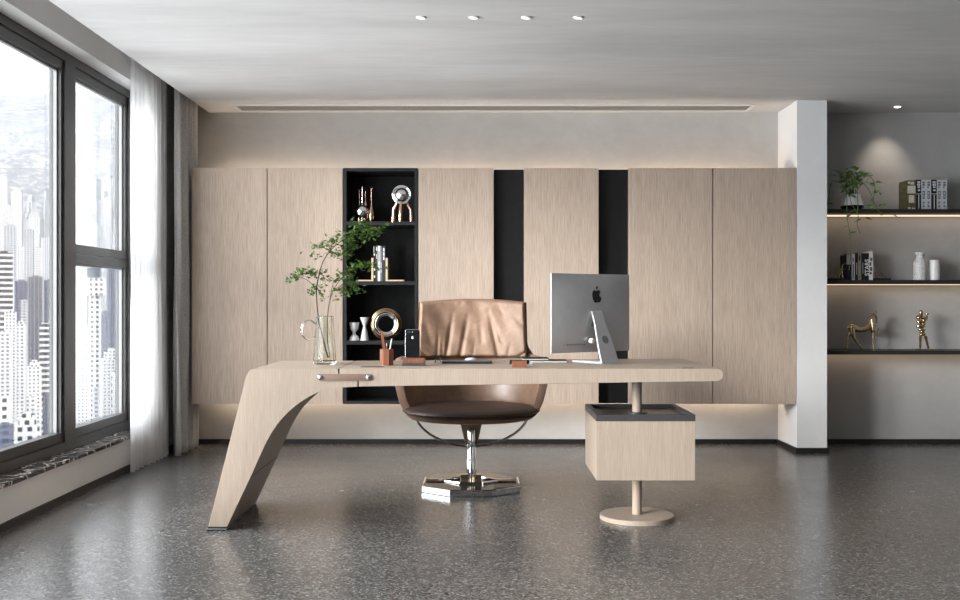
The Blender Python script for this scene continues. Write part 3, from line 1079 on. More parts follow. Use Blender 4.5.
def notebook(x0, x1, y0, y1, z0, h, mat, label):
    o = thing('notebook', ((x0 + x1) / 2, (y0 + y1) / 2, z0), label, 'notebook', 'stacked notebooks on the desk')
    MB().box(x0, x1, y0, y1, z0, z0 + .002).box(x0, x1, y0, y1, z0 + h - .002, z0 + h).box(x1 - .003, x1, y0, y1, z0 + .002, z0 + h - .002).build('cover', mat, o)
    MB().box(x0 + .003, x1 - .003, y0 + .003, y1 - .003, z0 + .002, z0 + h - .002).build('pages', cream, o)


notebook(.255, .445, 5.33, 5.50, ZT_, .011, M['black'], 'lower dark notebook of the stack left of the computer')
notebook(.215, .352, 5.36, 5.52, ZT_ + .0112, .010, M['slate'], 'upper dark notebook of the stack left of the computer')

# ---------------------------------------------------------------- chair
KX, KY = -.05, 6.02
chair = thing('swivel_chair', (KX, KY, 0), 'brown leather swivel lounge chair with chrome base behind the desk', 'chair')


def bowl_r(z):
    pts = [(.385, .0), (.392, .30), (.40, .345), (.42, .372), (.45, .393), (.50, .415), (.59, .436), (.70, .442), (.80, .440)]
    if z <= pts[0][0]:
        return .05
    for (z0, r0), (z1, r1) in zip(pts, pts[1:]):
        if z <= z1:
            return vlerp(r0, r1, (z - z0) / (z1 - z0))
    return pts[-1][1]


def rim_z(ph):
    a = abs(((ph - PI / 2 + PI) % (2 * PI)) - PI)       # angle away from the back
    base = .735 + .02 * math.cos(a)
    return vlerp(base, .418, sstep(1.42, 1.92, a))


def shell_fn(a, b):
    ph = 2 * PI * a
    zr = rim_z(ph)
    if b <= .5:
        k = b / .5
        zz = vlerp(.388, zr, k ** 1.3)
        r = bowl_r(zz)
    else:
        k = (b - .5) / .5
        kk = min(1, k / .12)
        zz = vlerp(zr + .012 * math.sin(PI * min(1, k / .24)), .425, max(0, (k - .12) / .88))
        r = max(.05, bowl_r(max(zz, .43)) - .045 * kk)
        if k > .9:
            r *= 1 - .75 * (k - .9) / .1
    x = r * math.cos(ph)
    y = r * math.sin(ph) * .88
    y = y * 1.0
    # squarer plan at the back
    return (KX + x, KY + y, zz)


m = MB().grid(shell_fn, 96, 40, closeu=True)
m.build('shell', M['leather_shell'], chair, 60)


def cushion_fn(a, b):
    ph = 2 * PI * a
    prof_ = [(0.0, .430), (.7, .430), (.95, .434), (1.0, .446), (.985, .458), (.92, .468), (.75, .478), (.5, .485), (.25, .489), (0.0, .490)]
    i = b * (len(prof_) - 1)
    k = min(int(i), len(prof_) - 2)
    r = vlerp(prof_[k][0], prof_[k + 1][0], i - k)
    zz = vlerp(prof_[k][1], prof_[k + 1][1], i - k)
    ct, st_ = math.cos(ph), math.sin(ph)
    x = .386 * r * math.copysign(abs(ct) ** .9, ct)
    y = .348 * r * math.copysign(abs(st_) ** .9, st_)
    wr = .004 * math.sin(9 * x + 3) * math.sin(11 * y) * r if zz > .46 else 0
    return (KX + x, KY - .025 + y, zz + wr)


MB().grid(cushion_fn, 72, 36, closeu=True).build('seat_cushion', M['leather_dark'], chair, 60)
m = MB().tube([(KX + .388 * math.cos(2 * PI * k / 72), KY - .025 + .350 * math.sin(2 * PI * k / 72), .447) for k in range(72)], .004, 8, closed=True)
m.build('seat_piping', M['leather_dark'], chair)

# back cushion with gathered pleats
GR = [(240, 230, 236, 385, .45, 9), (316, 150, 285, 385, 1.0, 13), (262, 290, 266, 385, .4, 8), (402, 160, 362, 385, 1.0, 14), (470, 190, 482, 300, .5, 16), (520, 130, 572, 385, 1.0, 14),
      (545, 180, 590, 300, .5, 12), (640, 300, 622, 385, .55, 12), (350, 110, 385, 60, .3, 12), (440, 300, 430, 385, .3, 9), (130, 335, 205, 388, 1.0, 9), (765, 330, 672, 386, 1.1, 10), (560, 90, 600, 140, .3, 14), (640, 130, 720, 210, .5, 18), (160, 180, 200, 300, .35, 16)]


def groove(X, Y):
    d = 0
    for x0, y0, x1, y1, s, w in GR:
        vx, vy = x1 - x0, y1 - y0
        L2 = vx * vx + vy * vy
        tt = min(1, max(0, ((X - x0) * vx + (Y - y0) * vy) / L2))
        px, py = x0 + tt * vx, y0 + tt * vy
        q = ((X - px) ** 2 + (Y - py) ** 2) / (w * w)
        taper = sstep(0, .5, tt) if s < 2 else 1
        d += s * math.exp(-q) * (.25 + .75 * taper)
    return d


BYm = 6.30


def back_pt(u, v, off):
    hwid = vlerp(.325, .312, v)
    zt = vlerp(.738, 1.066 + .019 * (1 - u * u), v)
    y = BYm - .085 * u * u + .05 * v + off
    return (KX + .004 + hwid * u, y, zt)


def back_front(a, b):
    u, v = 2 * a - 1, b
    edge = min(1, (1 - abs(u)) / .07, v / .06 + .15, (1 - v) / .07)
    puff = -.065 * (1 - (1 - max(0, edge)) ** 2) ** .5
    X = 428 + 300 * u
    Yp = 385 - 320 * v
    g = groove(X, Yp) * .013 * max(0, min(1, edge * 1.2))
    wob = .004 * math.sin(14 * u + 4 * v) * math.sin(5 * v + 2 * u)
    return back_pt(u, v, puff + g + wob)


m = MB().grid(back_front, 150, 80)
m.grid(lambda a, b: back_pt(2 * a - 1, b, 0), 150, 80)
m.build('back_cushion', M['leather'], chair, 70, weld=True)


def back_shell_pt(a, b, side):
    u, v = 2 * a - 1, b
    hwid = vlerp(.385, .326, sstep(0, .35, v)) - .004 * v
    zt = vlerp(.70, 1.062 + .02 * (1 - u * u), v)
    y = BYm - .085 * u * u * (1 + .3 * (1 - v)) + .05 * v + (.004 if side == 0 else .03)
    return (KX + .006 + hwid * u, y, zt)


m = MB()
g0_ = [[m.bm.verts.new(back_shell_pt(i / 40, j / 24, 0)) for j in range(25)] for i in range(41)]
g1_ = [[m.bm.verts.new(back_shell_pt(i / 40, j / 24, 1)) for j in range(25)] for i in range(41)]
for i in range(40):
    for j in range(24):
        m.bm.faces.new((g0_[i][j], g0_[i + 1][j], g0_[i + 1][j + 1], g0_[i][j + 1]))
        m.bm.faces.new((g1_[i][j], g1_[i][j + 1], g1_[i + 1][j + 1], g1_[i + 1][j]))
for j in range(24):
    m.bm.faces.new((g0_[0][j], g0_[0][j + 1], g1_[0][j + 1], g1_[0][j]))
    m.bm.faces.new((g0_[40][j], g1_[40][j], g1_[40][j + 1], g0_[40][j + 1]))
for i in range(40):
    m.bm.faces.new((g0_[i][24], g0_[i + 1][24], g1_[i + 1][24], g1_[i][24]))
    m.bm.faces.new((g0_[i][0], g1_[i][0], g1_[i + 1][0], g0_[i + 1][0]))
m.build('back_shell', M['leather_shell'], chair, 60)

# support, hoop, pole, base
m = MB().prism([(KX - .068, .395), (KX + .068, .395), (KX + .034, .255), (KX - .034, .255)], KY - .035, KY + .05, 'y', .003, 1)
m.build('bracket', M['brown_metal'], chair)
MB().tube([(KX, KY - .055, .26), (KX, KY - .055, .335), (KX, KY - .055, .35)], [.023, .023, .015], 20).build('lift_lever', M['chrome'], chair)
hp = []
for k in range(33):
    a = PI * k / 32
    xx = -.318 * math.cos(a)
    hp.append((KX + .002 + xx, KY, .405 - .165 * (1 - (xx / .318) ** 2) ** .62 if abs(xx) < .318 else .405))
MB().tube(hp, .0075, 10).build('hoop', M['chrome_soft'], chair)
MB().lathe([(.030, .045), (.030, .16), (.027, .165), (.027, .262)], (KX, KY, 0), 32).build('pole', M['chrome'], chair)
oc = [(-.115, -.285), (.115, -.285), (.275, -.15), (.275, .15), (.115, .285), (-.115, .285), (-.275, .15), (-.275, -.15)]
MB().prism([(KX + x, KY + y) for x, y in oc], .001, .036, 'z', .002, 1).build('base_plate', M['chrome'], chair)
MB().prism([(KX + x * .97, KY + y * .97) for x, y in oc], .0361, .0375, 'z').build('base_dark_reflection', M['black_gloss'], chair)  # added black sheet standing for the dark reflection on the chrome top
hub = MB().box(KX - .062, KX + .062, KY - .10, KY + .06, .0376, .050, .002, 1)
hub.build('hub', M['chrome'], chair)
for s in (-1, 1):
    m = MB()
    m.tube([(KX + s * .255, KY - .01, .040), (KX + s * .15, KY - .01, .040), (KX + s * .062, KY - .10, .042)], .0085, 8)
    m.tube([(KX + s * .255, KY + .03, .040), (KX + s * .15, KY + .03, .040), (KX + s * .062, KY + .09, .042)], .0085, 8)
    m.build('base_rib', M['chrome'], chair)
    MB().box(KX + s * .040 - .018, KX + s * .040 + .018, KY - .06, KY - .02, .050, .085, .002, 1).build('hub_reflection_block', M['rose_gold'] if False else M['gold'], chair)  # brass colour paints in the tan reflections around the chrome hub

# ---------------------------------------------------------------- right-hand wall shelves
SH0, SHX0, SHX1 = 7.58, 2.449, 4.3
WS = [('upper wall shelf holding the trailing plant and white books', 1.7365), ('middle wall shelf holding two white vases and books', 1.2240), ('lower wall shelf holding the brass horse and figure', .7135)]
ZSH = []
for lab, zt_ in WS:
    o = thing('wall_shelf', ((SHX0 + SHX1) / 2, 7.73, zt_ - .028), 'black ' + lab + ', lit from below', 'shelf', 'black wall shelves with lights under them')
    MB().box(SHX0, SHX1, SH0, YB - .001, zt_ - .028, zt_, .001, 1).build('board', M['shelf_black'], o)
    MB().box(SHX0 + .01, SHX1, YB - .125, YB - .015, zt_ - .032, zt_ - .0285).build('light_strip', M['led'], o)
    ZSH.append(zt_ + .0006)


def sX(px, D=7.70):
    return (px - 480) * D / F


# books on the upper shelf
z = ZSH[0]
GB = 'tall books on the upper wall shelf'
D_ = 7.68
hb = .222
wmark = [(.25, .75, .88, .93), (.25, .75, .80, .86), (.25, .5, .72, .78), (.25, .75, .60, .63), (.25, .4, .52, .6), (.6, .75, .52, .6), (.25, .75, .48, .52), (.25, .75, .37, .41), (.25, .45, .42, .46), (.55, .75, .42, .46), (.3, .7, .24, .28), (.3, .5, .18, .22), (.3, .7, .10, .15)]
bmark = [(.25, .8, .90, .95), (.25, .5, .80, .88), (.6, .8, .80, .88), (.3, .75, .73, .78), (.35, .8, .63, .68), (0.02, .98, .525, .54), (.45, .6, .05, .5)]
mpatch = [(.05, .95, .56, .82), (.2, .8, .25, .5), (.4, .8, .86, .95), (.1, .35, .88, .96), (.1, .4, .02, .10), (.55, .9, .03, .08)]
silver = simple('pale grey cover', (.55, .57, .59, 1), .5, var=.04)
olive = simple('olive photo cover', (.10, .09, .035, 1), .5, var=.7, scale=45)
cw = simple('cream spine patch', (.62, .58, .50, 1), .6, var=.1)
dk_m = simple('grey print', (.10, .10, .11, 1), .6, var=.1)
wh_m = simple('white print', (.75, .75, .75, 1), .6, var=.03)
lst = [(907, 916, olive, mpatch, cw, 'olive and cream patterned book, leftmost of the upper shelf row'),
       (916.1, 921.2, M['black'], bmark, wh_m, 'black book with white lettering beside the olive book on the upper shelf'),
       (921.3, 926.1, silver, wmark, dk_m, 'pale grey book directly right of the first black book on the upper shelf'),
       (926.2, 931.2, silver, wmark, dk_m, 'pale grey book directly left of the second black book on the upper shelf'),
       (931.4, 936.8, M['black'], bmark, wh_m, 'black book with white lettering between pale grey books on the upper shelf'),
       (936.9, 941.9, silver, wmark, dk_m, 'pale grey book directly right of the second black book on the upper shelf'),
       (942.0, 947.0, silver, wmark, dk_m, 'pale grey book at the right end of the upper shelf row')]
for a, b, cv, mk, mm, lab in lst:
    book(sX(a, D_), sX(b, D_) - .0004, D_, D_ + .15, z, hb if cv is not olive else hb - .004, cv, lab, GB, mk, mm)

# trailing plant
PXc, PYc = sX(852.5, 7.67), 7.67
z = ZSH[0]
pl = thing('trailing_plant', (PXc, PYc, z), 'trailing green vine in a faceted black and white pot on the upper wall shelf', 'plant')
m = MB().lathe([(.070, 0), (.084, .022), (.085, .030)], (PXc, PYc, z), 7)
m.build('pot_base', M['black_gloss'], pl, 15)
m = MB().lathe([(.085, .030), (.082, .045), (.060, .112), (.052, .112), (.058, .095), (0, .095)], (PXc, PYc, z), 7)
m.build('pot', M['white_gloss'], pl, 15)
rnd = random.Random(11)
D0 = 7.65
V = [[(850, 194, D0), (846, 182, D0 - .02), (838, 172, D0 - .04), (829, 168.5, D0 - .05)],
     [(849, 194, D0), (842, 184, D0 - .03), (833, 181, D0 - .06), (829.5, 190, D0 - .07), (828.5, 206, D0 - .06)],
     [(853, 194, D0), (855, 182, D0 - .03), (861, 176, D0 - .05), (868, 175, D0 - .06), (873, 180, D0 - .08)],
     [(855, 194, D0), (862, 184, D0 - .05), (866, 186, D0 - .08), (871, 194, D0 - .11), (874, 202, D0 - .13), (880, 212, D0 - .12), (893, 214.6, D0 - .115)],
     [(873, 180, D0 - .08), (875, 186, D0 - .10), (874, 196, D0 - .12), (873, 206, D0 - .11)],
     [(848, 193, D0), (846.5, 190.5, D0 - .07), (847, 200, D0 - .13), (847, 216, D0 - .14), (849.5, 231, D0 - .14), (851.5, 247, D0 - .14), (850, 262, D0 - .14), (849, 270, D0 - .14)],
     [(854, 193, D0), (850, 190, D0 - .07), (851, 202, D0 - .14), (858, 215, D0 - .145), (857, 224, D0 - .145), (860, 233, D0 - .145)],
     [(857, 194, D0), (857, 190, D0 - .07), (858, 205, D0 - .14), (857, 214, D0 - .145)]]
m = MB()
for s in V:
    ps = smooth_line([tuple(at(*q)) for q in s], 5)
    m.tube(ps, .0026, 5)
for k in range(10):
    x = 852 + rnd.uniform(-7, 9)
    ps = smooth_line([tuple(at(852 + rnd.uniform(-3, 3), 195, D0)), tuple(at((852 + x) / 2, 186, D0 - .02)), tuple(at(x, rnd.uniform(170, 184), D0 + rnd.uniform(-.05, .04)))], 4)
    m.tube(ps, .0024, 5)
m.build('vines', M['green_stem'], pl)


def oval_leaf(mb, p, L, w, yaw, pitch, roll):
    R = Matrix.Rotation(yaw, 4, 'Z') @ Matrix.Rotation(pitch, 4, 'Y') @ Matrix.Rotation(roll, 4, 'X')
    N = 6
    mid, lf, rt = [], [], []
    for k in range(N + 1):
        tt = k / N
        ww = w * math.sin(PI * min(1, tt * .92 + .08)) ** .8 * (1.15 - .5 * tt) if 0 < k < N else 0
        zz = -.18 * L * tt * tt
        mid.append(mb.bm.verts.new(p + R @ Vector((L * tt, 0, zz))))
        if 0 < k < N:
            lf.append(mb.bm.verts.new(p + R @ Vector((L * tt, ww, zz + .25 * ww))))
            rt.append(mb.bm.verts.new(p + R @ Vector((L * tt, -ww, zz + .25 * ww))))
        else:
            lf.append(mid[-1])
            rt.append(mid[-1])
    for k in range(N):
        for q in (lf, rt):
            vs = []
            for v_ in (mid[k], mid[k + 1], q[k + 1], q[k]):
                if v_ not in vs:
                    vs.append(v_)
            if len(vs) > 2:
                mb.bm.faces.new(vs)


LP = [(830, 168.5, D0 - .05), (836, 170, D0 - .04), (832, 174, D0 - .05), (836, 177, D0 - .05), (829, 182, D0 - .06), (828.5, 192, D0 - .07), (829, 198, D0 - .07), (835, 198, D0 - .08), (829, 203, D0 - .06),
      (875, 175.5, D0 - .07), (871, 175, D0 - .07), (877, 182.5, D0 - .1), (872, 183, D0 - .1), (876, 187, D0 - .1), (875, 192, D0 - .12), (879, 191.5, D0 - .12), (870, 197, D0 - .1), (871, 200, D0 - .12), (869, 205, D0 - .1), (880, 206, D0 - .12), (889, 214, D0 - .115), (893, 214.3, D0 - .115),
      (850, 213, D0 - .14), (853, 215, D0 - .145), (851, 226, D0 - .145), (858, 232, D0 - .15), (863, 219.5, D0 - .15), (867, 218, D0 - .15), (843, 255, D0 - .14), (846, 255, D0 - .14), (849, 263, D0 - .145), (846, 269, D0 - .14), (856, 246, D0 - .14), (852, 195, D0 - .13), (843, 197, D0 - .12), (845, 192, D0 - .1)]
m = MB()
for q in LP:
    p = at(*q)
    oval_leaf(m, p + Vector((-.012, 0, 0)), rnd.uniform(.045, .066), rnd.uniform(.012, .017), rnd.choice([0, PI]) + rnd.gauss(0, .6), rnd.gauss(.1, .25), rnd.gauss(0, .5))
for k in range(62):
    q = (852 + rnd.gauss(0, 8), 178 + rnd.gauss(0, 5.5), D0 + rnd.uniform(-.11, .05))
    oval_leaf(m, at(*q), rnd.uniform(.046, .072), rnd.uniform(.014, .021), rnd.uniform(0, 2 * PI), rnd.gauss(.25, .5), rnd.gauss(0, .5))
m.build('leaves', M['vine_leaf'], pl, 180)

# middle shelf: bookends, books, vases
z = ZSH[1]
D_ = 7.68


def branch_bookend(x0, x1, flip, label):
    o = thing('branch_bookend', ((x0 + x1) / 2, D_ + .05, z), label, 'bookend', 'brass branch bookends')
    MB().box(x0, x1, D_ + .0, D_ + .11, z, z + .014, .001, 1).build('base', M['black'], o)
    m = MB()
    s = 1 if flip else -1
    xi = x0 + .012 if flip else x1 - .012
    L = abs(x1 - x0) - .03

    def q(t_, h):
        return (xi + s * L * t_, D_ + .03, z + .014 + h)
    m.tube([q(.0, .0), q(.06, .06), q(.02, .10)], [.005, .0045, .002], 8)
    m.tube([q(.06, .055), q(.30, .002), q(.48, .048), q(.62, .02)], [.0045, .004, .0035, .0015], 8)
    m.tube([q(.48, .046), q(.75, .016), q(.98, .004)], [.004, .003, .0015], 8)
    m.tube([q(.04, .055), q(.22, .085)], [.003, .0015], 8)
    m.build('branch', M['gold'], o)


branch_bookend(sX(828, D_), sX(846.0, D_) - .001, False, 'brass branch bookend on a black base at the left of the books, middle wall shelf')
branch_bookend(sX(873.2, D_) + .001, sX(891, D_), True, 'brass branch bookend on a black base at the right of the books, middle wall shelf')
GB = 'books on the middle wall shelf'
taupe = simple('taupe cover', (.28, .25, .19, 1), .6, var=.25, scale=60)
gw = simple('grey white label', (.45, .45, .44, 1), .6, var=.05)
lst = [(846.2, 851.6, M['black'], [(.05, .95, .60, .985)], gw, .192, 'black book with grey upper spine, leftmost of the middle shelf row'),
       (851.7, 854.9, M['white_ceramic'], [(.35, .65, .06, .62), (.35, .65, .7, .85)], dk_m, .193, 'narrow white book beside the black and grey book, middle wall shelf'),
       (855.0, 858.0, M['black'], [(.4, .7, .2, .65)], gw, .198, 'black book between narrow white and taupe books, middle wall shelf'),
       (858.1, 861.2, taupe, [(.3, .7, .1, .14), (.3, .7, .7, .9)], M['black'], .203, 'taupe speckled book in the middle of the books, middle wall shelf'),
       (861.3, 864.5, M['black'], [(.4, .6, .24, .66)], gw, .197, 'thin black book between taupe book and bold lettered book, middle wall shelf'),
       (864.6, 869.0, M['black'], None, None, .197, 'black book with bold white vertical capitals, middle wall shelf'),
       (869.1, 873.0, M['white_ceramic'], [(.1, .7, .2, .28), (.2, .8, .32, .45), (.1, .6, .5, .62), (.3, .8, .66, .78)], dk_m, .212, 'white book at the right end of the row, middle wall shelf')]
for a, b, cv, mk, mm, h_, lab in lst:
    o = book(sX(a, D_), sX(b, D_) - .0004, D_, D_ + .13, z, h_, cv, lab, GB, mk, mm)
    if mk is None:
        cu = bpy.data.curves.new('t', 'FONT')
        cu.body = 'STARS'
        cu.size = .040
        cu.extrude = .0003
        cu.offset = .0009
        tmp = bpy.data.objects.new('t', cu)
        COL.objects.link(tmp)
        bpy.context.view_layer.update()
        me_ = bpy.data.meshes.new_from_object(tmp.evaluated_get(bpy.context.evaluated_depsgraph_get()))
        bpy.data.objects.remove(tmp)
        mb = MB()
        mb.bm.from_mesh(me_)
        bpy.data.meshes.remove(me_)
        xs_ = [v_.co.x for v_ in mb.bm.verts]
        sc2 = .120 / (max(xs_) - min(xs_))
        # text reads upward on the spine
        mb.xf(Matrix.Translation((sX(868.9, D_), D_ - .0008, z + .032)) @ Matrix(((0, -1, 0, 0), (0, 0, -1, 0), (1, 0, 0, 0), (0, 0, 0, 1))) @ Matrix.Scale(sc2, 4))
        mb.build('spine_lettering', wh_m, o)

tx = sX(920.3)
t = NT('speckled white ceramic')
v = t.coords()
sp_ = t.noise(v, 160, 2)
t.bsdf(t.ramp(sp_, [(.4, (.42, .42, .41)), (.55, (.68, .67, .66))]), .5)
t.bump(sp_, .3, .002)
M['speckle'] = t.m
o = MB().lathe([(0, 0), (.046, 0), (.048, .004), (.048, .128), (.045, .134), (.034, .150), (.029, .165), (.027, .178), (.030, .186), (.036, .192), (.037, .204), (.033, .205), (.028, .195), (.022, .17), (0, .16)], (tx, 7.70, z), 40).build('vase', M['speckle'])
tag(o, 'taller white speckled vase with a flared neck on the middle wall shelf', 'vase')
nf = 40
m = MB()
tx2 = sX(934.4)


def flute(a, b):
    ph = 2 * PI * a
    pr = [(0, 0), (.033, 0), (.035, .003), (.036, .02), (.037, .08), (.036, .136), (.037, .138), (.037, .147), (.034, .148), (.032, .14), (.032, .02), (0, .02)]
    i = b * (len(pr) - 1)
    k = min(int(i), len(pr) - 2)
    r = vlerp(pr[k][0], pr[k + 1][0], i - k)
    zz = vlerp(pr[k][1], pr[k + 1][1], i - k)
    if .015 < zz < .135 and b < .5:
        r *= 1 + .03 * math.cos(16 * ph)
    return (tx2 + r * math.cos(ph), 7.70 + r * math.sin(ph), z + zz)


m.grid(flute, 96, 33, closeu=True)
o = m.build('vase', M['white_ceramic'], None, 50, weld=True)
tag(o, 'shorter fluted white cylinder vase on the middle wall shelf', 'vase')

# lower shelf: horse and figure
z = ZSH[2]
D_ = 7.70


def hq(x, y, dy=0):
    return at(840 + x / 10, 300 + y / 10 - .6, D_ + dy)


horse = thing('horse_figurine', (hq(200, 0).x, D_, z), 'slender brass horse figurine with one raised foreleg on the lower wall shelf', 'figurine')


def pathtube(m, pts, rads, n=12):
    ps = smooth_line([tuple(p) + (r,) for p, r in zip(pts, rads)], 6)
    m.tube([p[:3] for p in ps], [max(.0012, p[3]) for p in ps], n)


m = MB()
pathtube(m, [hq(88, 262), hq(108, 272), hq(150, 292), (hq(200, 304)), hq(250, 300), hq(285, 272), hq(298, 232), hq(312, 186), hq(335, 158)], [.010, .024, .024, .017, .017, .017, .013, .010, .009])
pathtube(m, [hq(322, 165), hq(345, 152), hq(360, 170), hq(366, 205), hq(366, 238)], [.010, .011, .010, .006, .0045], 10)
pathtube(m, [hq(352, 150, -.008), hq(356, 130, -.008), hq(355, 112, -.008)], [.004, .004, .0015], 8)
pathtube(m, [hq(356, 152, .008), hq(361, 132, .008), hq(360, 116, .008)], [.004, .004, .0015], 8)


def zend(p):
    return Vector((p.x, p.y, z + .001))


pathtube(m, [hq(105, 275, .015), hq(100, 330, .015), hq(88, 365, .015), hq(77, 400, .015), hq(75, 450, .015), zend(hq(75, 510, .015))], [.022, .016, .011, .007, .004, .004])
pathtube(m, [hq(120, 290, -.015), hq(130, 345, -.015), hq(148, 395, -.015), hq(190, 455, -.015), zend(hq(236, 512, -.015))], [.022, .018, .011, .005, .004])
pathtube(m, [hq(300, 260, .012), hq(325, 310, .012), hq(332, 350, .012), hq(331, 420, .012), zend(hq(333, 512, .012))], [.014, .014, .011, .005, .004])
pathtube(m, [hq(318, 200, -.012), hq(324, 260, -.012), hq(335, 312, -.012), hq(358, 308, -.012), hq(376, 292, -.012), hq(386, 320, -.012), hq(388, 356, -.012)], [.006, .010, .012, .009, .006, .005, .004])
pathtube(m, [hq(88, 262), hq(78, 285), hq(82, 318)], [.006, .005, .002], 8)
m.build('body', M['gold'], horse)


def fq(x, y, dy=0):
    return at(905 + x / 10, 300 + y / 10 - .6, D_ + dy)


fig = thing('abstract_figurine', (fq(190, 0).x, D_, z), 'small brass abstract standing figure holding a ball on the lower wall shelf', 'figurine')
MB().ball(fq(160, 130), .016, 1, 1, 1.15).build('head', M['gold'], fig)
m = MB()
for (x, y, w_, h_) in ((155, 182, .034, .013), (160, 225, .036, .015), (158, 268, .034, .014), (168, 305, .028, .012), (175, 350, .026, .012)):
    m.ball(fq(x, y), 1, w_, .020, h_)
for (x, y, w_, h_) in ((188, 205, .018, .010), (185, 245, .018, .010), (172, 328, .02, .01)):
    m.ball(fq(x, y), 1, w_, .017, h_)
m.tube([fq(162, 150), fq(165, 250), fq(175, 350)], .012, 10)
m.build('torso', M['gold'], fig)
m = MB()
pathtube(m, [fq(112, 190), fq(135, 172), fq(180, 178)], [.009, .011, .010], 10)
pathtube(m, [fq(180, 200), fq(210, 200), fq(218, 165)], [.010, .009, .008], 10)
m.build('arms', M['gold'], fig)
MB().ball(fq(220, 145), .012).build('ball', M['gold'], fig)
for a, b in (((155, 365), (152, 500)), ((205, 365), (236, 495))):
    m = MB()
    p, q = fq(*a), fq(*b)
    pathtube(m, [p, vlerp(p, q, .5), Vector((q.x, q.y, z + .010))], [.012, .009, .008], 10)
    m.build('leg', M['gold'], fig)
MB().box(fq(125, 0).x, fq(268, 0).x, D_ - .03, D_ + .03, z, z + .008, .002, 1).build('base', M['gold'], fig)

# ---------------------------------------------------------------- curtains


def curtain(name, path, amp, nfold, z0, z1, mat, label, seed, thick=.0, hem=0.0):
    rnd = random.Random(seed)
    ph = [rnd.uniform(-.6, .6) for _ in range(nfold + 3)]
    am = [rnd.uniform(.65, 1.2) for _ in range(nfold + 3)]

    def fn(a, b):
        s = a * (len(path) - 1)
        k = min(int(s), len(path) - 2)
        x = vlerp(path[k][0], path[k + 1][0], s - k)
        y = vlerp(path[k][1], path[k + 1][1], s - k)
        f_ = a * nfold
        i = int(f_)
        A = vlerp(am[i], am[i + 1], f_ - i)
        P_ = vlerp(ph[i], ph[i + 1], f_ - i)
        zz = vlerp(z0, z1, b)
        soft = .6 + .4 * (1 - b)
        wav = amp * A * soft * math.sin(2 * PI * f_ + P_ + .25 * math.sin(3 * zz + i))
        wav += amp * .22 * math.sin(4.3 * PI * f_ + 1.7 * zz)
        yy = y + .012 * math.cos(2 * PI * f_ + P_) + hem * (1 - b) ** 3 * math.sin(5 * a)
        return (x + wav, yy, zz)
    m = MB().grid(fn, nfold * 14, 50)
    o = m.build(name, mat, None, 180)
    if thick:
        md = o.modifiers.new('s', 'SOLIDIFY')
        md.thickness = thick
    return o


o = curtain('sheer_curtain', [(-2.168, 6.515), (-2.174, 7.27)], .026, 8, .006, 2.68, M['sheer'], '', 4)
tag(o, 'white translucent sheer curtain hanging beside the window', 'curtain')
o = curtain('grey_drape', [(-2.092, 7.19), (-2.095, 7.80)], .042, 4, .006, 2.68, M['grey_drape'], '', 9, .004, .015)
tag(o, 'grey linen drape gathered in the corner next to the wood cabinets', 'curtain')

# ---------------------------------------------------------------- city outside
def facade(name, wall, glass_, fu, fz, wu, wz, rough=.6):
    t = NT(name)
    tc = t.n('ShaderNodeTexCoord')
    sx_ = t.n('ShaderNodeSeparateXYZ')
    t.l(tc.outputs['Object'], sx_.inputs[0])
    u = t.math('ADD', sx_.outputs[0], sx_.outputs[1])
    fu_ = t.math('FRACT', t.math('MULTIPLY', u, 1 / fu))
    fz_ = t.math('FRACT', t.math('MULTIPLY', sx_.outputs[2], 1 / fz))
    wu_ = t.math('LESS_THAN', fu_, wu)
    wz_ = t.math('LESS_THAN', fz_, wz)
    ge = t.n('ShaderNodeNewGeometry')
    sn = t.n('ShaderNodeSeparateXYZ')
    t.l(ge.outputs['Normal'], sn.inputs[0])
    side = t.math('LESS_THAN', t.math('ABSOLUTE', sn.outputs[2]), .5)
    fac = t.math('MULTIPLY', t.math('MULTIPLY', wu_, wz_), side)
    t.bsdf(t.mix(fac, wall, glass_), rough, 0, .3)
    return t.m


W1, W2, W3 = (.40, .40, .40, 1), (.28, .29, .30, 1), (.34, .36, .40, 1)
Gd, Gm, Gb = (.015, .017, .022, 1), (.05, .055, .07, 1), (.03, .04, .08, 1)
FM = {'white': facade('white tower facade', W1, Gm, 4.2, 3.6, .5, .48),
      'white2': facade('white slab facade', W1, Gd, 3.4, 3.4, .42, .45),
      'band': facade('banded facade', W1, Gd, 40, 6.5, .97, .55),
      'grey': facade('grey tower facade', W2, Gm, 5, 4, .55, .5),
      'slate': facade('slate tower facade', (.04, .045, .06, 1), (.16, .17, .19, 1), 5.5, 8, .22, .8),
      'navy': facade('navy glass facade', (.045, .05, .075, 1), (.02, .022, .035, 1), 3, 4, .6, .6),
      'blue': facade('blue grey facade', (.07, .08, .12, 1), (.03, .035, .06, 1), 6, 5, .7, .6),
      'big': facade('big grid facade', W1, Gd, 6.5, 6.5, .5, .5)}
ZG = -300.0
GRP = 'high-rise towers outside the window'


TOWERS = []


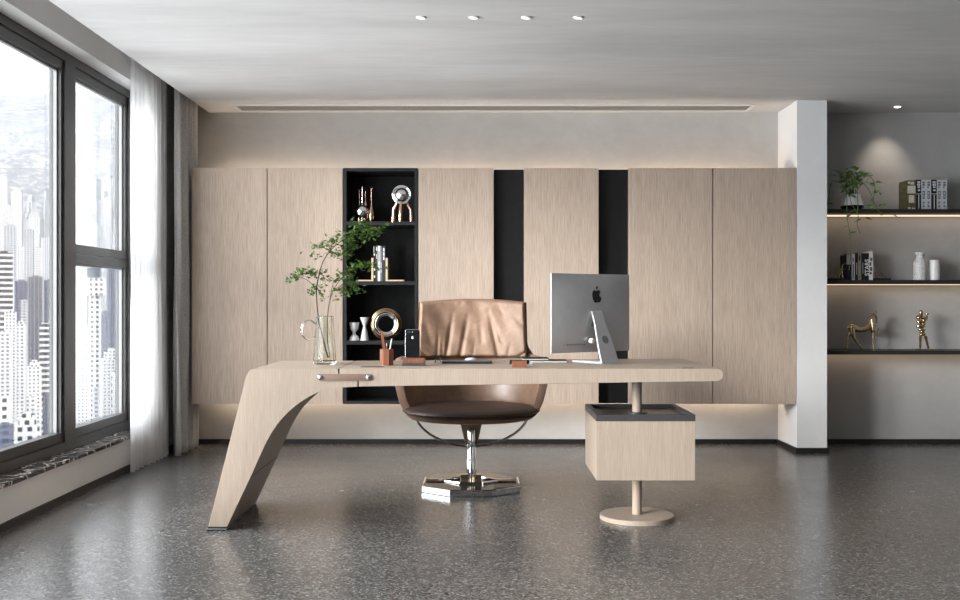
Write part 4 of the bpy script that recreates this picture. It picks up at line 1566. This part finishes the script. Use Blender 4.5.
def tower(pxa, pxb, ytop, D, mat, label, rot=.35, depth=1.0, top='plain'):
    D = D * 2
    xa_, xb_ = (pxa - 480) * D / F, (pxb - 480) * D / F
    zt_ = H + (HY - ytop) * D / F
    span = xb_ - xa_
    TOWERS.append(((xa_ + xb_) / 2, D, span))
    # view direction is about 23 degrees left of straight ahead
    w_ = span * .80
    d_ = w_ * depth
    o = thing('tower', ((xa_ + xb_) / 2, D, ZG), label, 'building', GRP)
    o.rotation_euler = (0, 0, 0)
    cxm, cym = (xa_ + xb_) / 2, D
    R = Matrix.Translation((cxm, cym, 0)) @ Matrix.Rotation(rot, 4, 'Z')
    hgt = zt_ - ZG
    # the body's own mesh keeps unrotated coordinates so that the facade follows its walls
    def part(mb, name):
        ob = mb.build(name, FM[mat], None)
        c0 = Vector(ob.location)
        ob.parent = o
        ob.location = Matrix.Rotation(rot, 3, 'Z') @ Vector((c0.x, c0.y, 0)) + Vector((0, 0, c0.z - ZG))
        ob.rotation_euler = (0, 0, rot)
        return ob
    if top == 'plain':
        part(MB().box(-w_ / 2, w_ / 2, -d_ / 2, d_ / 2, ZG, zt_), 'body')
        part(MB().box(-w_ * .22, w_ * .25, -d_ * .25, d_ * .2, zt_ + .01, zt_ + w_ * .12), 'roof_house')
    elif top == 'step':
        part(MB().box(-w_ / 2, w_ / 2, -d_ / 2, d_ / 2, ZG, zt_ - w_ * .5), 'body')
        part(MB().box(-w_ * .36, w_ * .36, -d_ * .36, d_ * .36, zt_ - w_ * .5 + .01, zt_ - w_ * .2), 'setback')
        part(MB().box(-w_ * .2, w_ * .2, -d_ * .2, d_ * .2, zt_ - w_ * .2 + .01, zt_), 'roof_house')
    elif top == 'crown':
        part(MB().box(-w_ * .30, w_ * .30, -d_ * .30, d_ * .30, ZG, zt_ - w_), 'body')
        part(MB().box(-w_ / 2, w_ / 2, -d_ / 2, d_ / 2, zt_ - w_ + .01, zt_), 'crown')
    return o


tower(-6, 14.5, 253, 620, 'band', 'tower with black and white horizontal bands at the left edge of the window view', .5)
tower(3.5, 18, 226, 900, 'grey', 'grey tower rising behind the banded tower', .4)
tower(24, 34, 230, 1000, 'grey', 'slim grey tower with rows of small windows, in front of the hillside', .3)
tower(27.5, 43, 277, 760, 'slate', 'dark slate grid tower standing in the middle of the large window view', .45)
tower(43.5, 56, 280, 820, 'navy', 'dark navy tower right of the slate grid tower', .3)
tower(14, 28, 281, 860, 'blue', 'blue grey block between the banded tower and the slate grid tower', .5)
tower(40.5, 52, 238, 1100, 'white', 'pale tall tower rising behind the dark navy tower', .4)
tower(48, 61, 254, 1050, 'white2', 'white slab tower beside the window mullion, upper right of the large pane', .35)
tower(-3, 11.5, 332, 480, 'white', 'large white tower in the lower left of the window view', .55)
tower(4, 17, 312, 560, 'white2', 'white tower with grey top behind the large lower left tower', .5)
tower(16.5, 26, 320, 520, 'white', 'narrow white tower next to the large lower left tower', .45, 1.0, 'step')
tower(26.5, 42.5, 360, 470, 'white2', 'stepped white tower low in the centre of the large pane', .4, 1.0, 'step')
tower(38.5, 55.5, 320, 600, 'band', 'pale tower with fine horizontal bands right of the slate grid tower', .35, 1.0, 'step')
tower(49.5, 62, 352, 500, 'white', 'white slab tower beside the lower part of the window mullion', .35)
tower(42.5, 50.5, 394, 430, 'navy', 'small dark navy block low in the large pane', .4)
tower(13, 41, 413, 380, 'big', 'low white block with big square windows at the bottom of the large pane', .45, .8, 'step')
tower(-4, 14, 424, 360, 'blue', 'low dark block in the bottom left corner of the window view', .5, .8)
tower(-3, 8, 177, 1500, 'white', 'tall pale tower against the hillside at the left edge of the view', .4)
tower(11, 23, 188, 1500, 'white', 'pale twin-topped tower against the hillside', .3, 1.0, 'step')
tower(20, 28, 300, 700, 'grey', 'narrow grey tower left of the slate grid tower', .4)
tower(84, 106, 278, 700, 'big', 'white tower with a wide gridded crown in the lower small pane', .45, 1.0, 'crown')
tower(95, 119, 313, 760, 'blue', 'blue glass block behind the crowned white tower', .4)
tower(99, 126, 348, 560, 'white', 'broad stepped white tower at the right of the lower small pane', .4, 1.0, 'step')
tower(70, 90, 326, 520, 'white2', 'broad white slab at the left of the lower small pane', .45)
tower(86, 102, 268, 1000, 'navy', 'dark capped tower behind the crowned white tower', .35)
tower(106, 126, 262, 1300, 'blue', 'hazy blue midrise block at the top right of the lower small pane', .4, 1.4)
tower(72, 84, 262, 1150, 'white', 'pale tower at the top left of the lower small pane', .4)
tower(92, 101, 388, 480, 'grey', 'slim grey block in front of the crowned white tower', .4)
tower(74, 82, 205, 1600, 'white', 'pale distant tower at the left of the upper small pane', .4)
tower(104, 112, 198, 1600, 'white', 'pale distant tower at the right of the upper small pane', .4)
tower(56, 66, 222, 1400, 'white2', 'pale distant tower seen past the window mullion', .4)

for q in ((28, 40, 214, 1250, 'white', 'pale tower against the hillside above the dark slate grid tower'),
          (33, 42, 248, 1050, 'white2', 'white tower directly behind the dark slate grid tower'),
          (-2, 13, 206, 1300, 'white2', 'broad pale tower above the black and white banded tower'),
          (16, 25, 247, 1150, 'white', 'slim white tower between grey towers in the large pane'),
          (50, 60, 203, 1500, 'white', 'pale tower high against the hillside next to the mullion'),
          (77, 87, 232, 1300, 'white', 'white tower low in the upper small pane, leftmost'),
          (87, 97, 222, 1500, 'white2', 'faint pale tower in the middle of the upper small pane'),
          (96, 106, 238, 1250, 'grey', 'grey tower low in the middle of the upper small pane'),
          (112, 125, 232, 1750, 'white', 'white tower low at the right of the upper small pane'),
          (26, 38, 396, 430, 'white', 'white block in front of the stepped white tower, large pane'),
          (0, 12, 398, 420, 'big', 'white block with square windows below the large lower left tower'),
          (110, 124, 372, 500, 'big', 'white block with square windows at the right edge of the lower small pane')):
    tower(*q[:5], q[5], .4, 1.0, 'plain')

rnd = random.Random(21)


def hill_z(x, y):
    d = math.hypot(x, y)
    base = ZG
    rise = sstep(3200, 13600, d) ** 1.15 * 2660
    rg = math.sin(x * .001 + y * .0004) * 120 + math.sin(x * .0025 - y * .001 + 1) * 68 + math.sin(x * .0056 + 2) * 28
    return base + rise + rg * sstep(3600, 9000, d)


m = MB()


def hfn(a, b):
    th = math.radians(vlerp(2, 88, a))
    d = vlerp(400, 14800, b)
    x, y = -d * math.sin(th), d * math.cos(th)
    return (x, y, hill_z(x, y))


m.grid(hfn, 90, 60)
t = NT('hillside with houses')
v = t.coords()
n1 = t.noise(v, .0022, 6, .65)
vo = t.n('ShaderNodeTexVoronoi', feature='F1')
vo.inputs['Scale'].default_value = .03
t.l(v, vo.inputs['Vector'])
sp3 = t.n('ShaderNodeSeparateColor')
t.l(vo.outputs['Color'], sp3.inputs[0])
hs = t.math('GREATER_THAN', t.math('MULTIPLY_ADD', n1, .9, sp3.outputs[0]), 1.12)
t.bsdf(t.mix(hs, t.ramp(n1, [(.3, (.07, .08, .095)), (.7, (.12, .13, .145))]), (.26, .26, .26, 1)), .9, 0, .1)
tag(m.build('hillside', t.m), kind='structure')

# far midrise houses filling the valley floor and the foot of the hill
m = MB()
for k in range(1700):
    th = math.radians(rnd.uniform(16, 30))
    d = 2300 + 5200 * rnd.random() ** .9
    x, y = -d * math.sin(th), d * math.cos(th)
    if any(math.hypot(x - a_, y - b_) < s_ * 1.1 + 30 for a_, b_, s_ in TOWERS):
        continue
    zb_ = hill_z(x, y) - 8
    w_, dd_, h_ = rnd.uniform(18, 40), rnd.uniform(18, 40), rnd.choice([36, 50, 70, 110, 160, 220, 280]) * rnd.uniform(.7, 1.2)
    bmv = len(m.bm.verts)
    mm = MB().box(-w_ / 2, w_ / 2, -dd_ / 2, dd_ / 2, 0, h_)
    mm.xf(Matrix.Translation((x, y, zb_)) @ Matrix.Rotation(rnd.uniform(0, 1.5), 4, 'Z'))
    me_ = bpy.data.meshes.new('tmp')
    mm.bm.to_mesh(me_)
    mm.bm.free()
    m.bm.from_mesh(me_)
    bpy.data.meshes.remove(me_)
o = m.build('distant_houses', FM['grey'])
tag(o, 'mass of small pale distant buildings at the foot of the hillside', 'buildings', None, 'stuff')

# haze over the city
t = NT('city haze')
vs = t.n('ShaderNodeVolumeScatter')
vs.inputs['Color'].default_value = (.80, .83, .88, 1)
vs.inputs['Density'].default_value = .00004
vs.inputs['Anisotropy'].default_value = .0
t.l(vs.outputs[0], t.out.inputs['Volume'])
hz = MB().box(-15000, -250, 600, 15200, -500, 2800).build('city_haze', t.m)
tag(hz, 'pale haze hanging over the distant city and hills', 'haze', None, 'stuff')

# ---------------------------------------------------------------- light
W = bpy.data.worlds.new('World')
SC.world = W
W.use_nodes = True
nt = W.node_tree
bg = nt.nodes['Background']
tc = nt.nodes.new('ShaderNodeTexCoord')
sx_ = nt.nodes.new('ShaderNodeSeparateXYZ')
nt.links.new(tc.outputs['Generated'], sx_.inputs[0])
SUN = Vector((-.745, -.61, .205)).normalized()      # towards the bright part of the hazy sky
dp = nt.nodes.new('ShaderNodeVectorMath')
dp.operation = 'DOT_PRODUCT'
nt.links.new(tc.outputs['Generated'], dp.inputs[0])
dp.inputs[1].default_value = SUN
mr_ = nt.nodes.new('ShaderNodeMapRange')
mr_.interpolation_type = 'SMOOTHSTEP'
mr_.inputs['From Min'].default_value = -.15
mr_.inputs['From Max'].default_value = .9
mr_.inputs['To Min'].default_value = 2.8
mr_.inputs['To Max'].default_value = 14.0
nt.links.new(dp.outputs['Value'], mr_.inputs['Value'])
bg.inputs[0].default_value = (.96, .98, 1, 1)
nt.links.new(mr_.outputs[0], bg.inputs[1])
nt.nodes.remove(sx_)


def portal(name, loc, rot, sx, sy):
    L = bpy.data.lights.new(name, 'AREA')
    L.shape = 'RECTANGLE'
    L.size, L.size_y = sx, sy
    L.cycles.is_portal = True
    o = bpy.data.objects.new(name, L)
    COL.objects.link(o)
    o.location = loc
    o.rotation_euler = rot
    return o


portal('window_daylight', (-2.46, (YF + 7.06) / 2, 1.345), (0, -PI / 2, 0), 2.3, 7.06 - YF)
L = bpy.data.lights.new('sun', 'SUN')
L.energy = 5.0
L.angle = math.radians(16)
L.color = (1, .97, .93)
o = bpy.data.objects.new('sun', L)
COL.objects.link(o)
o.location = (-6, -3, 4)
o.rotation_euler = (-SUN).to_track_quat('-Z', 'Y').to_euler()

L = bpy.data.lights.new('shelf_spot', 'SPOT')
L.energy = 9
L.color = (1, .86, .70)
L.spot_size = math.radians(66)
L.spot_blend = 1.0
L.shadow_soft_size = .02
o = bpy.data.objects.new('shelf_spot', L)
COL.objects.link(o)
o.location = (3.03, 7.64, ZC - .015)
o.rotation_euler = (math.radians(24), 0, 0)

# ---------------------------------------------------------------- camera and view
cam = bpy.data.cameras.new('camera')
cam.sensor_width = 36
cam.sensor_fit = 'HORIZONTAL'
cam.lens = 36 * F / 960
cam.shift_y = 2 / 960
cam.clip_start = .05
cam.clip_end = 20000
co = bpy.data.objects.new('camera', cam)
COL.objects.link(co)
co.location = (0, 0, H)
co.rotation_euler = (PI / 2, 0, 0)
SC.camera = co

SC.view_settings.view_transform = 'Standard'
SC.view_settings.look = 'None'
SC.view_settings.gamma = 1
SC.view_settings.exposure = 0.0
SC.view_settings.use_curve_mapping = False
try:
    SC.cycles.use_denoising = True
    SC.cycles.max_bounces = 8
    SC.cycles.diffuse_bounces = 5
    SC.cycles.glossy_bounces = 4
    SC.cycles.transmission_bounces = 8
    SC.cycles.transparent_max_bounces = 12
    SC.cycles.volume_bounces = 0
    SC.cycles.sample_clamp_indirect = 6
    SC.cycles.caustics_reflective = False
    SC.cycles.caustics_refractive = False
except Exception:
    pass
